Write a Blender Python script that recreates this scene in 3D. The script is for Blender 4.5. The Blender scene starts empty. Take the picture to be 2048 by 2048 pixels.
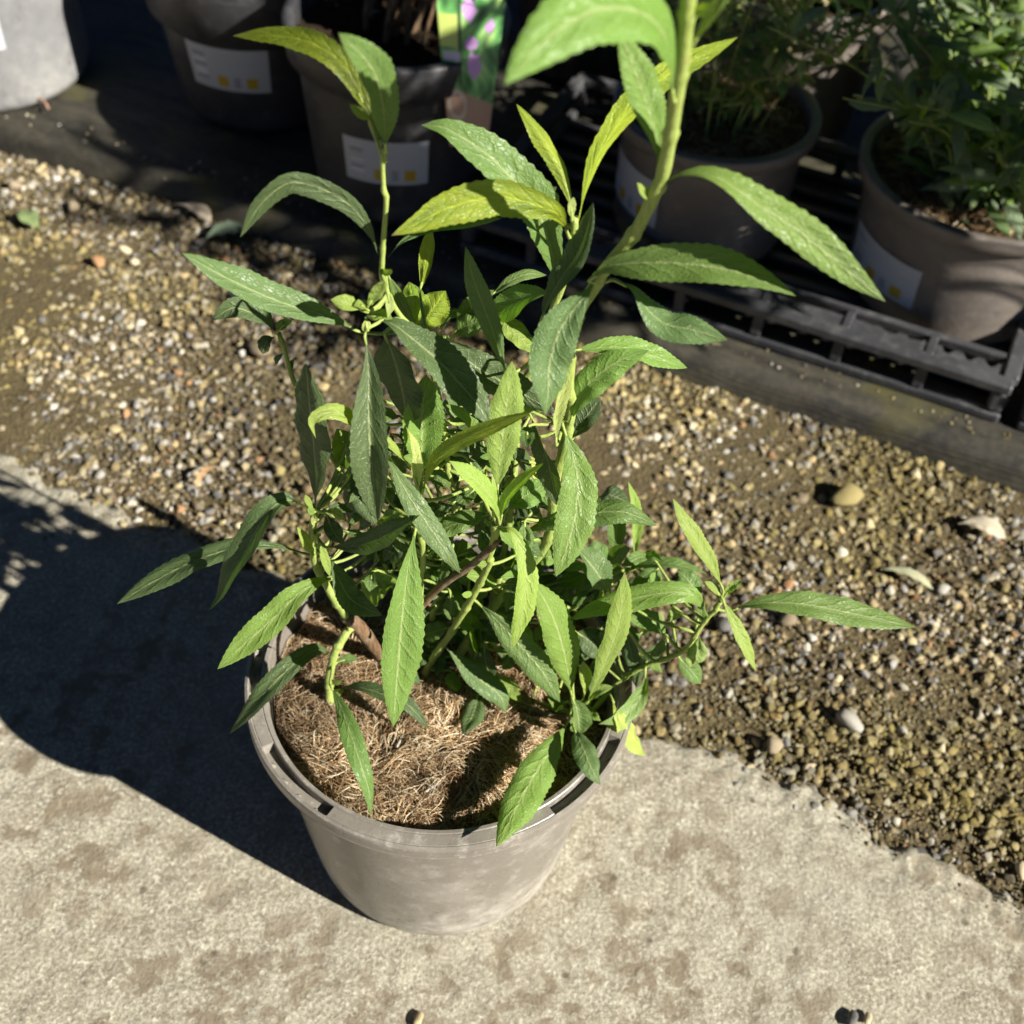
import bpy, bmesh, math, random
import numpy as np
from mathutils import Vector, Matrix

random.seed(7)
RNG = np.random.default_rng(11)
scene = bpy.context.scene
COL = scene.collection

# ------------------------------------------------------------------ camera
cam_data = bpy.data.cameras.new("camera")
cam = bpy.data.objects.new("camera", cam_data)
COL.objects.link(cam)
PITCH, ROLL = math.radians(48.0776), math.radians(3.8763)
CAM_AT = Vector((0.03527, -0.44073, 0.82220))
fwd = Vector((0, math.cos(PITCH), -math.sin(PITCH)))
rgt0 = Vector((1, 0, 0)); up0 = rgt0.cross(fwd)
rgt = rgt0 * math.cos(ROLL) + up0 * math.sin(ROLL)
upv = -rgt0 * math.sin(ROLL) + up0 * math.cos(ROLL)
M = Matrix((rgt, upv, -fwd)).transposed().to_4x4(); M.translation = CAM_AT
cam.matrix_world = M
cam_data.sensor_fit = 'HORIZONTAL'; cam_data.sensor_width = 36.0
cam_data.lens = 36.0 * 1.26658
cam_data.clip_start = 0.02; cam_data.clip_end = 200
cam_data.dof.use_dof = True
cam_data.dof.focus_distance = 0.635
cam_data.dof.aperture_fstop = 10.0
scene.camera = cam

# ------------------------------------------------------------------ light
SUN_EL, SUN_AZ = math.radians(33.06), math.radians(-30.0)     # direction towards the sun, azimuth from +X
world = bpy.data.worlds.new("World"); scene.world = world; world.use_nodes = True
wn = world.node_tree.nodes; wl = world.node_tree.links; wn.clear()
sky = wn.new('ShaderNodeTexSky'); sky.sky_type = 'NISHITA'; sky.sun_disc = False
sky.air_density = 0.16; sky.dust_density = 0.0; sky.ozone_density = 2.0
sky.sun_elevation = SUN_EL; sky.sun_rotation = math.pi / 2 - SUN_AZ
bg = wn.new('ShaderNodeBackground'); bg.inputs['Strength'].default_value = 0.05
wo = wn.new('ShaderNodeOutputWorld')
wl.new(sky.outputs[0], bg.inputs[0]); wl.new(bg.outputs[0], wo.inputs[0])
sun_data = bpy.data.lights.new("sun", 'SUN'); sun = bpy.data.objects.new("sun", sun_data); COL.objects.link(sun)
sun_data.energy = 5.0; sun_data.angle = math.radians(0.53); sun_data.color = (1.0, 0.955, 0.88)
sdir = Vector((math.cos(SUN_EL) * math.cos(SUN_AZ), math.cos(SUN_EL) * math.sin(SUN_AZ), math.sin(SUN_EL)))
sun.rotation_euler = sdir.to_track_quat('Z', 'Y').to_euler(); sun.location = sdir * 6
vs = scene.view_settings
vs.view_transform = 'Standard'; vs.look = 'None'; vs.gamma = 1.0; vs.exposure = 1.17; vs.use_curve_mapping = False
scene.render.engine = 'CYCLES'
scene.cycles.use_denoising = True
scene.cycles.max_bounces = 8
scene.cycles.caustics_reflective = False; scene.cycles.caustics_refractive = False

# row direction of the nursery bed: E1 along its edge, E2 away from the camera
ROW = math.radians(-21.9)
E1 = np.array([math.cos(ROW), math.sin(ROW)]); E2 = np.array([-math.sin(ROW), math.cos(ROW)])
def row(a, b, z=0.0):
    p = E1 * a + E2 * b
    return (float(p[0]), float(p[1]), z)
BED_Z = 0.018

# ------------------------------------------------------------------ helpers
def tag(o, label=None, cat=None, group=None, kind=None):
    if label: o['label'] = label
    if cat: o['category'] = cat
    if group: o['group'] = group
    if kind: o['kind'] = kind
    return o
def empty(name, loc=(0, 0, 0), rz=0.0):
    o = bpy.data.objects.new(name, None); COL.objects.link(o)
    o.location = loc; o.rotation_euler = (0, 0, rz); o.empty_display_size = 0.02
    return o
def mesh_from(name, verts, faces, smooth=True, uvs=None, cols=None):
    me = bpy.data.meshes.new(name)
    me.from_pydata([tuple(v) for v in verts], [], faces)
    if smooth: me.polygons.foreach_set('use_smooth', [True] * len(me.polygons))
    if uvs is not None:
        lay = me.uv_layers.new(name='UVMap')
        idx = np.zeros(len(me.loops), dtype=np.int32); me.loops.foreach_get('vertex_index', idx)
        lay.data.foreach_set('uv', np.asarray(uvs, dtype=np.float32)[idx].ravel())
    if cols is not None:
        ca = me.color_attributes.new('tint', 'FLOAT_COLOR', 'POINT')
        c4 = np.ones((len(me.vertices), 4), dtype=np.float32); c4[:, :3] = cols
        ca.data.foreach_set('color', c4.ravel())
    me.update()
    return me
def np_mesh(name, V, F, cols=None, smooth=True):
    """V (n,3) float, F (m,k) int: fast mesh build"""
    me = bpy.data.meshes.new(name)
    m, k = F.shape
    me.vertices.add(len(V)); me.vertices.foreach_set('co', np.ascontiguousarray(V, dtype=np.float32).ravel())
    me.loops.add(m * k); me.loops.foreach_set('vertex_index', np.ascontiguousarray(F, dtype=np.int32).ravel())
    me.polygons.add(m)
    me.polygons.foreach_set('loop_start', np.arange(0, m * k, k, dtype=np.int32))
    me.polygons.foreach_set('loop_total', np.full(m, k, dtype=np.int32))
    me.polygons.foreach_set('use_smooth', np.full(m, smooth, dtype=bool))
    if cols is not None:
        ca = me.color_attributes.new('tint', 'FLOAT_COLOR', 'POINT')
        c4 = np.ones((len(V), 4), dtype=np.float32); c4[:, :3] = cols
        ca.data.foreach_set('color', c4.ravel())
    me.update(calc_edges=True); me.validate()
    return me
def obj(name, me, mat=None, parent=None, loc=None):
    o = bpy.data.objects.new(name, me); COL.objects.link(o)
    if mat is not None and len(me.materials) == 0: me.materials.append(mat)
    if parent is not None: o.parent = parent
    if loc is not None: o.location = loc
    return o
def grid_faces(nu, nv, wrap_u=False):
    """vertex index = i*nv + j ; i in nu, j in nv"""
    F = []
    for i in range(nu if wrap_u else nu - 1):
        a = i * nv; b = ((i + 1) % nu) * nv
        for j in range(nv - 1):
            F.append((a + j, b + j, b + j + 1, a + j + 1))
    return F
def lathe(profile, n=64):
    V = []
    for i in range(n):
        a = 2 * math.pi * i / n
        for r_, z in profile: V.append((r_ * math.cos(a), r_ * math.sin(a), z))
    return V, grid_faces(n, len(profile), True)
def catmull(P, n):
    P = [np.array(p, float) for p in P]
    if len(P) == 2: return np.array([P[0] + (P[1] - P[0]) * t for t in np.linspace(0, 1, n)])
    Q = [2 * P[0] - P[1]] + P + [2 * P[-1] - P[-2]]
    seg = np.array([np.linalg.norm(P[i + 1] - P[i]) for i in range(len(P) - 1)])
    cum = np.concatenate([[0], np.cumsum(seg)]); out = []
    for s in np.linspace(0, cum[-1], n):
        i = min(int(np.searchsorted(cum, s, side='right')) - 1, len(P) - 2)
        t = (s - cum[i]) / max(seg[i], 1e-9)
        p0, p1, p2, p3 = Q[i], Q[i + 1], Q[i + 2], Q[i + 3]
        out.append(.5 * (2 * p1 + (p2 - p0) * t + (2 * p0 - 5 * p1 + 4 * p2 - p3) * t * t + (3 * p1 - p0 - 3 * p2 + p3) * t ** 3))
    return np.array(out)
def tube(points, radii, sides=8, cap=True):
    pts = np.asarray(points, float); n = len(pts)
    T = np.gradient(pts, axis=0); T /= np.linalg.norm(T, axis=1)[:, None] + 1e-12
    ref = np.array([0, 0, 1.0]) if abs(T[0][2]) < .9 else np.array([1.0, 0, 0])
    V = []
    for i in range(n):
        ref = ref - T[i] * (ref @ T[i]); ref /= np.linalg.norm(ref) + 1e-12
        b = np.cross(T[i], ref)
        for k in range(sides):
            a = 2 * math.pi * k / sides
            V.append(pts[i] + (ref * math.cos(a) + b * math.sin(a)) * radii[i])
    F = []
    for i in range(n - 1):
        for k in range(sides):
            F.append((i * sides + k, i * sides + (k + 1) % sides, (i + 1) * sides + (k + 1) % sides, (i + 1) * sides + k))
    if cap:
        F.append(tuple(range(sides - 1, -1, -1))); F.append(tuple((n - 1) * sides + k for k in range(sides)))
    return V, F
def box_mesh(name, x0, x1, y0, y1, z0, z1, bev=0.0015):
    bm = bmesh.new(); bmesh.ops.create_cube(bm, size=1.0)
    for v in bm.verts:
        v.co = Vector(((x0 + x1) / 2 + v.co.x * (x1 - x0), (y0 + y1) / 2 + v.co.y * (y1 - y0), (z0 + z1) / 2 + v.co.z * (z1 - z0)))
    if bev: bmesh.ops.bevel(bm, geom=bm.edges[:], offset=bev, segments=1, affect='EDGES')
    me = bpy.data.meshes.new(name); bm.to_mesh(me); bm.free(); return me
def smooth_noise(x, y, scale, seed):
    """cubic value noise at arrays x,y ; feature size = scale"""
    r_ = np.random.default_rng(seed); N = 256; tab = r_.random((N, N)) * 2 - 1
    fx, fy = x / scale, y / scale
    ix, iy = np.floor(fx).astype(int), np.floor(fy).astype(int); tx, ty = fx - ix, fy - iy
    tx = tx * tx * (3 - 2 * tx); ty = ty * ty * (3 - 2 * ty)
    g = lambda a, b: tab[a % N, b % N]
    return (g(ix, iy) * (1 - tx) + g(ix + 1, iy) * tx) * (1 - ty) + (g(ix, iy + 1) * (1 - tx) + g(ix + 1, iy + 1) * tx) * ty

# ------------------------------------------------------------------ materials
class NT:
    def __init__(s, name):
        s.m = bpy.data.materials.new(name); s.m.use_nodes = True
        s.n = s.m.node_tree.nodes; s.l = s.m.node_tree.links; s.n.clear()
        s.out = s.n.new('ShaderNodeOutputMaterial')
    def add(s, t, **kw):
        nd = s.n.new(t)
        for k, v in kw.items(): setattr(nd, k, v)
        return nd
    def put(s, sock, v):
        if hasattr(v, 'is_output'): s.l.new(v, sock)
        elif isinstance(v, (tuple, list)) and len(v) == 3 and sock.type == 'RGBA': sock.default_value = (*v, 1)
        else: sock.default_value = v
    def math(s, op, a, b=None, c=None):
        nd = s.add('ShaderNodeMath', operation=op); s.put(nd.inputs[0], a)
        if b is not None: s.put(nd.inputs[1], b)
        if c is not None: s.put(nd.inputs[2], c)
        return nd.outputs[0]
    def rng(s, v, a, b, c=0.0, d=1.0, smooth=False):
        nd = s.add('ShaderNodeMapRange', interpolation_type='SMOOTHSTEP' if smooth else 'LINEAR')
        s.put(nd.inputs[0], v)
        for i, q in enumerate((a, b, c, d)): s.put(nd.inputs[i + 1], q)
        return nd.outputs[0]
    def mix(s, f, a, b, mode='MIX'):
        nd = s.add('ShaderNodeMix', data_type='RGBA', blend_type=mode); s.put(nd.inputs[0], f)
        s.put(nd.inputs[6], a); s.put(nd.inputs[7], b); return nd.outputs[2]
    def noise(s, vec, scale, detail=4, rough=.55, dist=0.0, col=False):
        nd = s.add('ShaderNodeTexNoise'); s.put(nd.inputs['Scale'], scale); nd.inputs['Detail'].default_value = detail
        nd.inputs['Roughness'].default_value = rough; nd.inputs['Distortion'].default_value = dist
        if vec is not None: s.l.new(vec, nd.inputs['Vector'])
        return nd.outputs[1 if col else 0]
    def voro(s, vec, scale, feature='F1', out=0):
        nd = s.add('ShaderNodeTexVoronoi', feature=feature); nd.inputs['Scale'].default_value = scale
        if vec is not None: s.l.new(vec, nd.inputs['Vector'])
        return nd.outputs[out]
    def coord(s, which='Object'): return s.add('ShaderNodeTexCoord').outputs[which]
    def ramp(s, v, stops, interp='LINEAR'):
        nd = s.add('ShaderNodeValToRGB'); cr = nd.color_ramp; cr.interpolation = interp
        while len(cr.elements) < len(stops): cr.elements.new(.5)
        for e, (p, c) in zip(cr.elements, stops): e.position = p; e.color = (*c, 1)
        s.l.new(v, nd.inputs[0]); return nd.outputs[0]
    def bump(s, h, strength=.5, dist=.001, normal=None):
        nd = s.add('ShaderNodeBump'); nd.inputs['Strength'].default_value = strength; nd.inputs['Distance'].default_value = dist
        s.put(nd.inputs['Height'], h)
        if normal is not None: s.l.new(normal, nd.inputs['Normal'])
        return nd.outputs[0]
    def bsdf(s, col, rough=.6, normal=None, spec=.5, **kw):
        nd = s.add('ShaderNodeBsdfPrincipled'); s.put(nd.inputs['Base Color'], col); s.put(nd.inputs['Roughness'], rough)
        s.put(nd.inputs['Specular IOR Level'], spec)
        if normal is not None: s.l.new(normal, nd.inputs['Normal'])
        for k, v in kw.items(): s.put(nd.inputs[k], v)
        return nd.outputs[0]
    def done(s, sh): s.l.new(sh, s.out.inputs[0]); return s.m

def mat_leaf():
    t = NT('leaf_blade')
    uv = t.add('ShaderNodeUVMap', uv_map='UVMap').outputs[0]
    sep = t.add('ShaderNodeSeparateXYZ'); t.l.new(uv, sep.inputs[0])
    uc = t.math('MULTIPLY', t.math('SUBTRACT', sep.outputs[0], .5), 2.0)
    au = t.math('ABSOLUTE', uc); v = sep.outputs[1]
    oi = t.add('ShaderNodeObjectInfo')
    rnd = oi.outputs['Random']; col = oi.outputs['Color']
    wv = t.add('ShaderNodeCombineXYZ'); t.put(wv.inputs[0], t.math('MULTIPLY', uc, 1.2)); t.put(wv.inputs[1], t.math('MULTIPLY', v, 6.0)); t.put(wv.inputs[2], t.math('MULTIPLY', rnd, 37.0))
    wv = wv.outputs[0]
    nz = t.noise(wv, 1.6, 3)
    side = t.math('MULTIPLY', t.math('SIGN', uc), .22)
    nvein = t.math('ADD', 7.0, t.math('MULTIPLY', rnd, 4.0))
    ph = t.math('ADD', t.math('SUBTRACT', t.math('MULTIPLY', v, nvein), t.math('MULTIPLY', t.math('POWER', au, .7), 1.5)), t.math('ADD', side, t.math('MULTIPLY', nz, .9)))
    tri = t.math('MULTIPLY', t.math('ABSOLUTE', t.math('SUBTRACT', t.math('FRACT', ph), .5)), 2.0)
    fade = t.rng(au, .97, .55)
    vein = t.math('MULTIPLY', t.rng(tri, .90, .97, smooth=True), fade)
    vgro = t.math('MULTIPLY', t.rng(tri, .55, 1.0, smooth=True), fade)
    mid = t.math('MULTIPLY', t.rng(au, .035, .075, 1, 0, smooth=True), .8)
    midw = t.rng(au, .05, .34, 1, 0, smooth=True)
    rv = t.add('ShaderNodeCombineXYZ'); t.put(rv.inputs[0], t.math('MULTIPLY', uc, 4.2)); t.put(rv.inputs[1], t.math('MULTIPLY', v, 24.0)); t.put(rv.inputs[2], t.math('MULTIPLY', rnd, 17.0))
    ret = t.voro(rv.outputs[0], 1.4, 'DISTANCE_TO_EDGE')
    retm = t.rng(ret, .0, .12, 1, 0)
    net = t.math('MAXIMUM', mid, t.math('MAXIMUM', t.math('MULTIPLY', vein, .30), t.math('MULTIPLY', retm, .10)))
    big = t.noise(wv, .7, 4, .6)
    # young tissue stays yellower at the base, older blades mottled
    c1 = t.mix(t.rng(big, .3, .7), t.mix(1.0, col, (.60, .68, .75), 'MULTIPLY'), t.mix(1.0, col, (1.28, 1.2, .95), 'MULTIPLY'))
    c1 = t.mix(t.math('MULTIPLY', t.rng(v, .35, .0), .35), c1, t.mix(1.0, col, (1.7, 1.45, 1.0), 'MULTIPLY'))
    vcol = t.mix(.25, t.mix(1.0, col, (1.9, 1.75, 1.3), 'MULTIPLY'), (.36, .45, .05))
    c2 = t.mix(net, c1, vcol)
    dust_sheen = t.math('MULTIPLY', t.rng(t.noise(wv, 2.2, 6, .75), .63, .82), .28)  # dust plus the whitish sheen of lit blades, painted into the colour
    c2 = t.mix(dust_sheen, c2, (.30, .34, .20))
    spot = t.math('MULTIPLY', t.rng(t.noise(wv, 1.3, 3), .68, .74), t.rng(au, .55, .95))
    c2 = t.mix(spot, c2, (.22, .14, .06))
    tip = t.math('MULTIPLY', t.rng(v, .965, .995), t.rng(rnd, .35, .6))
    c2 = t.mix(tip, c2, (.25, .16, .08))
    back = t.add('ShaderNodeNewGeometry').outputs['Backfacing']
    und = t.mix(.26, t.mix(1.0, col, (1.15, 1.15, 1.25), 'MULTIPLY'), (.27, .34, .16))
    und = t.mix(t.math('MULTIPLY', net, .75), und, (.44, .49, .22))
    c3 = t.mix(back, c2, und)
    h = t.math('SUBTRACT', t.math('MULTIPLY', t.noise(wv, 12.0, 3, .5), .12),
               t.math('ADD', t.math('ADD', t.math('MULTIPLY', midw, .9), t.math('MULTIPLY', vgro, .55)), t.math('MULTIPLY', retm, .28)))
    nrm = t.bump(h, .62, .0010)
    p = t.bsdf(c3, t.rng(t.noise(wv, 3.0, 4), .35, .65, .37, .55), nrm, .42)
    tr = t.add('ShaderNodeBsdfTranslucent')
    t.put(tr.inputs[0], t.mix(t.math('MULTIPLY', net, .35), t.mix(1.0, t.mix(.12, col, (.26, .36, .02)), (1.7, 1.9, .5), 'MULTIPLY'), (.10, .16, .01))); t.l.new(nrm, tr.inputs[1])
    ms = t.add('ShaderNodeMixShader'); t.put(ms.inputs[0], .33); t.l.new(p, ms.inputs[1]); t.l.new(tr.outputs[0], ms.inputs[2])
    return t.done(ms.outputs[0])
def mat_stem():
    t = NT('green_stem'); c = t.coord()
    mp = t.add('ShaderNodeMapping'); mp.inputs['Scale'].default_value = (1, 1, .12); t.l.new(c, mp.inputs[0])
    n1 = t.noise(c, 60, 4); n2 = t.noise(c, 900, 3); n3 = t.noise(mp.outputs[0], 700, 3)
    col = t.mix(n1, (.19, .27, .045), (.36, .41, .11))
    col = t.mix(t.rng(n3, .5, .7, 0, .5), col, (.13, .20, .03))
    col = t.mix(t.rng(t.noise(c, 150, 3), .64, .72, 0, .55), col, (.26, .17, .07))
    col = t.mix(t.math('MULTIPLY', t.rng(n2, .5, .75), .3), col, (.5, .5, .3))
    return t.done(t.bsdf(col, .55, t.bump(t.math('ADD', n2, n3), .6, .0006), .3, **{'Subsurface Weight': 0.12, 'Subsurface Radius': (.002, .003, .001), 'Subsurface Scale': .6}))
def mat_bark():
    t = NT('woody_bark'); c = t.coord()
    mp = t.add('ShaderNodeMapping'); mp.inputs['Scale'].default_value = (1, 1, .25); t.l.new(c, mp.inputs[0])
    n1 = t.noise(mp.outputs[0], 260, 6, .7); n2 = t.noise(c, 40, 3)
    col = t.ramp(n1, [(.25, (.045, .028, .016)), (.5, (.16, .095, .05)), (.75, (.33, .24, .15))])
    col = t.mix(t.rng(n2, .45, .7, 0, .5), col, (.22, .2, .14))
    return t.done(t.bsdf(col, .85, t.bump(n1, .8, .0012), .2))
def mat_plastic(name, base, dust_sheen, rough=.42, dusty=.35, bottom=.0):
    t = NT(name); c = t.coord()
    n1 = t.noise(c, 16, 6, .65); n2 = t.noise(c, 85, 6, .7); n3 = t.noise(c, 520, 3)
    col = t.mix(t.rng(n1, .3, .7), tuple(x * .85 for x in base), tuple(x * 1.2 for x in base))
    d = t.math('MULTIPLY', t.math('ADD', t.rng(n2, .52, .68), t.math('MULTIPLY', t.rng(n1, .5, .7), .8)), dusty)
    if bottom > 0:
        z = t.add('ShaderNodeSeparateXYZ'); t.l.new(c, z.inputs[0])
        d = t.math('ADD', d, t.math('MULTIPLY', t.rng(z.outputs[2], .075, .004, 0, bottom), t.rng(n2, .38, .58)))
        d = t.math('ADD', d, t.math('MULTIPLY', t.rng(z.outputs[2], .14, .172, 0, .2), t.rng(n2, .55, .66)))
    d2 = None
    for rot, sc in (((.4, .5, .3), (28, 28, 300)), ((-.7, .2, 1.1), (22, 22, 340)), ((1.5, .3, .1), (26, 26, 260))):
        mp = t.add('ShaderNodeMapping'); mp.inputs['Rotation'].default_value = rot; mp.inputs['Scale'].default_value = sc; t.l.new(c, mp.inputs[0])
        s1 = t.rng(t.noise(mp.outputs[0], 1.0, 2), .70, .74, 0, .5)
        d2 = s1 if d2 is None else t.math('MAXIMUM', d2, s1)
    sp = t.math('MULTIPLY', t.rng(t.voro(c, 120), .16, .06), t.rng(n1, .45, .6))
    col = t.mix(t.math('MINIMUM', t.math('ADD', d, t.math('MULTIPLY', t.math('ADD', d2, sp), dusty * 2)), .9), col, dust_sheen)
    col = t.mix(t.rng(n2, .40, .28, 0, .5), col, tuple(x * .55 for x in base))
    hh = t.math('ADD', t.math('MULTIPLY', n1, 1.5), t.math('ADD', n2, t.math('MULTIPLY', n3, .2)))
    return t.done(t.bsdf(col, t.rng(n2, .3, .7, rough - .12, rough + .2), t.bump(hh, .25, .0016), .5))
def mat_concrete():
    t = NT('weathered_concrete'); c = t.coord()
    n0 = t.noise(c, 6, 5, .6); n1 = t.noise(c, 30, 6, .7); n2 = t.noise(c, 150, 6, .75); n3 = t.noise(c, 700, 4, .7)
    n4 = t.noise(c, 330, 5, .75); n5 = t.noise(c, 1500, 2, .6)
    gr = t.voro(t.mix(.004, c, t.noise(c, 250, 3, col=True)), 300)
    col = t.ramp(n1, [(.25, (.25, .225, .16)), (.45, (.33, .302, .222)), (.58, (.39, .36, .27)), (.75, (.465, .435, .335))])
    col = t.mix(t.rng(n4, .36, .52, .88, 0), col, (.17, .145, .098))
    col = t.mix(t.rng(n4, .53, .66, 0, .75), col, (.70, .665, .55))
    col = t.mix(t.rng(n2, .42, .30, 0, .55), col, (.23, .20, .14))
    col = t.mix(t.rng(n5, .62, .74, 0, .5), col, (.78, .75, .66))
    col = t.mix(t.rng(n5, .40, .28, 0, .6), col, (.15, .125, .085))
    col = t.mix(t.rng(n0, .42, .7, 0, .4), col, (.33, .32, .26))
    mp = t.add('ShaderNodeMapping'); mp.inputs['Location'].default_value = (.13, .07, 0); t.l.new(c, mp.inputs[0])
    sv = t.mix(.03, mp.outputs[0], t.noise(c, 45, 4, .7, col=True))
    st = t.math('MULTIPLY', t.rng(t.noise(sv, 44, 5, .65), .49, .60, 0, 1, True), t.rng(t.noise(mp.outputs[0], 5.5, 2), .36, .54))
    v = t.voro(t.mix(.03, mp.outputs[0], t.noise(c, 70, 5, .75, col=True)), 14)
    keep = t.rng(t.noise(c, 9, 2), .50, .58)
    st = t.math('MAXIMUM', st, t.math('MULTIPLY', t.rng(v, .30, .08, 0, 1, True), keep))
    stain = t.math('MULTIPLY', st, t.rng(n4, .35, .58, .25, 1))
    col = t.mix(t.math('MULTIPLY', stain, .8), col, (.14, .098, .055))
    v2 = t.voro(mp.outputs[0], 62)
    fl = t.math('MULTIPLY', t.rng(v2, .22, .10), t.rng(t.noise(c, 24, 2), .55, .62))
    col = t.mix(t.math('MULTIPLY', fl, .8), col, (.10, .08, .055))
    h = t.math('ADD', t.math('MULTIPLY', n2, .7), t.math('ADD', t.math('MULTIPLY', n4, 1.0), t.math('MULTIPLY', gr, .35)))
    return t.done(t.bsdf(col, .92, t.bump(h, .7, .0016), .15))
def mat_earth():
    t = NT('gritty_earth'); c = t.coord()
    n1 = t.noise(c, 25, 6, .65); n2 = t.noise(c, 420, 5, .7); v = t.rng(t.voro(c, 330), 0, .7, .3, 1.3)
    col = t.ramp(n1, [(.25, (.045, .034, .018)), (.5, (.095, .073, .036)), (.8, (.14, .118, .05))])
    col = t.mix(t.rng(n2, .5, .72, 0, .6), col, (.28, .22, .12))
    col = t.mix(.25, col, t.mix(v, (.04, .032, .016), (.20, .16, .085)))
    return t.done(t.bsdf(col, .95, t.bump(t.math('ADD', n2, t.voro(c, 330)), 1.0, .003), .15))
def mat_tinted(name, rough=.85, spec=.2, nscale=700, bump=.5, amt=.3, dist=.0008):
    t = NT(name); c = t.coord()
    a = t.add('ShaderNodeVertexColor', layer_name='tint').outputs[0]
    n = t.noise(c, nscale, 4, .65)
    col = t.mix(1.0, a, t.mix(n, (1 - amt,) * 3, (1 + amt,) * 3), 'MULTIPLY')
    return t.done(t.bsdf(col, rough, t.bump(n, bump, dist), spec))
PEB = [(.40, .31, .16), (.48, .40, .23), (.35, .33, .29), (.52, .48, .38), (.18, .13, .07), (.38, .22, .11), (.15, .145, .135), (.27, .225, .095), (.54, .46, .30), (.29, .24, .16), (.58, .55, .48), (.21, .17, .11)]
PEBW = np.array([.13, .13, .13, .09, .12, .03, .07, .08, .09, .09, .03, .10]); PEBW = PEBW / PEBW.sum()
def mat_pebble():
    t = NT('pebble_stone'); c = t.coord()
    r_ = t.add('ShaderNodeObjectInfo').outputs['Random']
    stops = []; acc = 0
    for w, k in zip(PEBW, PEB): stops.append((acc, k)); acc += w
    col = t.ramp(r_, stops, 'CONSTANT')
    n = t.noise(c, 400, 5, .65)
    col = t.mix(1.0, col, t.mix(n, (.65, .65, .62), (1.35, 1.32, 1.28)), 'MULTIPLY')
    return t.done(t.bsdf(col, .8, t.bump(n, .5, .0008), .25))
def mat_fabric():
    t = NT('ground_fabric_weave'); c = t.coord()
    mp = t.add('ShaderNodeMapping'); mp.inputs['Rotation'].default_value = (0, 0, -ROW); t.l.new(c, mp.inputs[0])
    wv = t.add('ShaderNodeTexWave', wave_type='BANDS', bands_direction='X'); wv.inputs['Scale'].default_value = 150; t.l.new(mp.outputs[0], wv.inputs[0])
    wv2 = t.add('ShaderNodeTexWave', wave_type='BANDS', bands_direction='Y'); wv2.inputs['Scale'].default_value = 190; t.l.new(mp.outputs[0], wv2.inputs[0])
    mp2 = t.add('ShaderNodeMapping'); mp2.inputs['Scale'].default_value = (3, 14, 3); t.l.new(mp.outputs[0], mp2.inputs[0])
    n1 = t.noise(mp2.outputs[0], 3.0, 6, .65); n2 = t.noise(c, 130, 5, .65); n3 = t.noise(c, 9, 4)
    col = t.mix(t.rng(n1, .35, .68, .05, .85), (.008, .0085, .009), (.075, .067, .046))
    col = t.mix(t.rng(n2, .45, .75, 0, .40), col, (.12, .105, .065))
    col = t.mix(t.rng(n3, .55, .68, 0, .55), col, (.10, .095, .02))
    col = t.mix(t.rng(t.noise(mp2.outputs[0], 7.0, 3), .7, .76, 0, .4), col, (.05, .12, .10))
    h = t.math('ADD', t.math('MULTIPLY', wv.outputs[1], wv2.outputs[1]), t.math('MULTIPLY', n2, 1.0))
    return t.done(t.bsdf(col, .7, t.bump(h, .5, .001), .35))
def mat_peat(name, a, b, cc):
    t = NT(name); c = t.coord()
    n1 = t.noise(c, 60, 6, .7); n2 = t.noise(c, 300, 5, .7)
    col = t.ramp(n1, [(.25, a), (.5, b), (.78, cc)])
    return t.done(t.bsdf(col, .95, t.bump(t.math('ADD', n1, n2), 1.0, .005), .1))

LEAF = mat_leaf(); STEM = mat_stem(); BARK = mat_bark()
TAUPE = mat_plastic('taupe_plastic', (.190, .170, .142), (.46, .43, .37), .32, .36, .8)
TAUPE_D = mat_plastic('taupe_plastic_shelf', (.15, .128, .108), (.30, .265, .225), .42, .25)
BLACKPOT = mat_plastic('dark_grey_plastic', (.034, .034, .036), (.17, .16, .15), .42, .2)
SUNLIT_GREY = mat_plastic('sunlit_grey_plastic', (.20, .20, .20), (.34, .33, .30), .36, .22, .6)  # dark grey plastic painted lighter to carry the direct sun
TRAYM = mat_plastic('black_tray_plastic', (.045, .046, .049), (.20, .19, .175), .36, .25)
CONC = mat_concrete(); EARTH = mat_earth(); PEBBLE = mat_pebble(); FABRIC = mat_fabric()
GRIT = mat_tinted('mixed_gravel'); FIBRE = mat_tinted('coir_fibre', .75, .25, 900, .2, .25)
PRINT = mat_tinted('printed_card', .35, .5, 300, .05, .06)
PEAT = mat_peat('peat_mix', (.012, .009, .006), (.035, .024, .015), (.09, .062, .036))
COIRB = mat_peat('coir_base', (.05, .03, .015), (.13, .085, .045), (.26, .18, .10))
DEBRIS = mat_tinted('dry_litter', .85, .15, 500, .4, .25)
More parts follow.
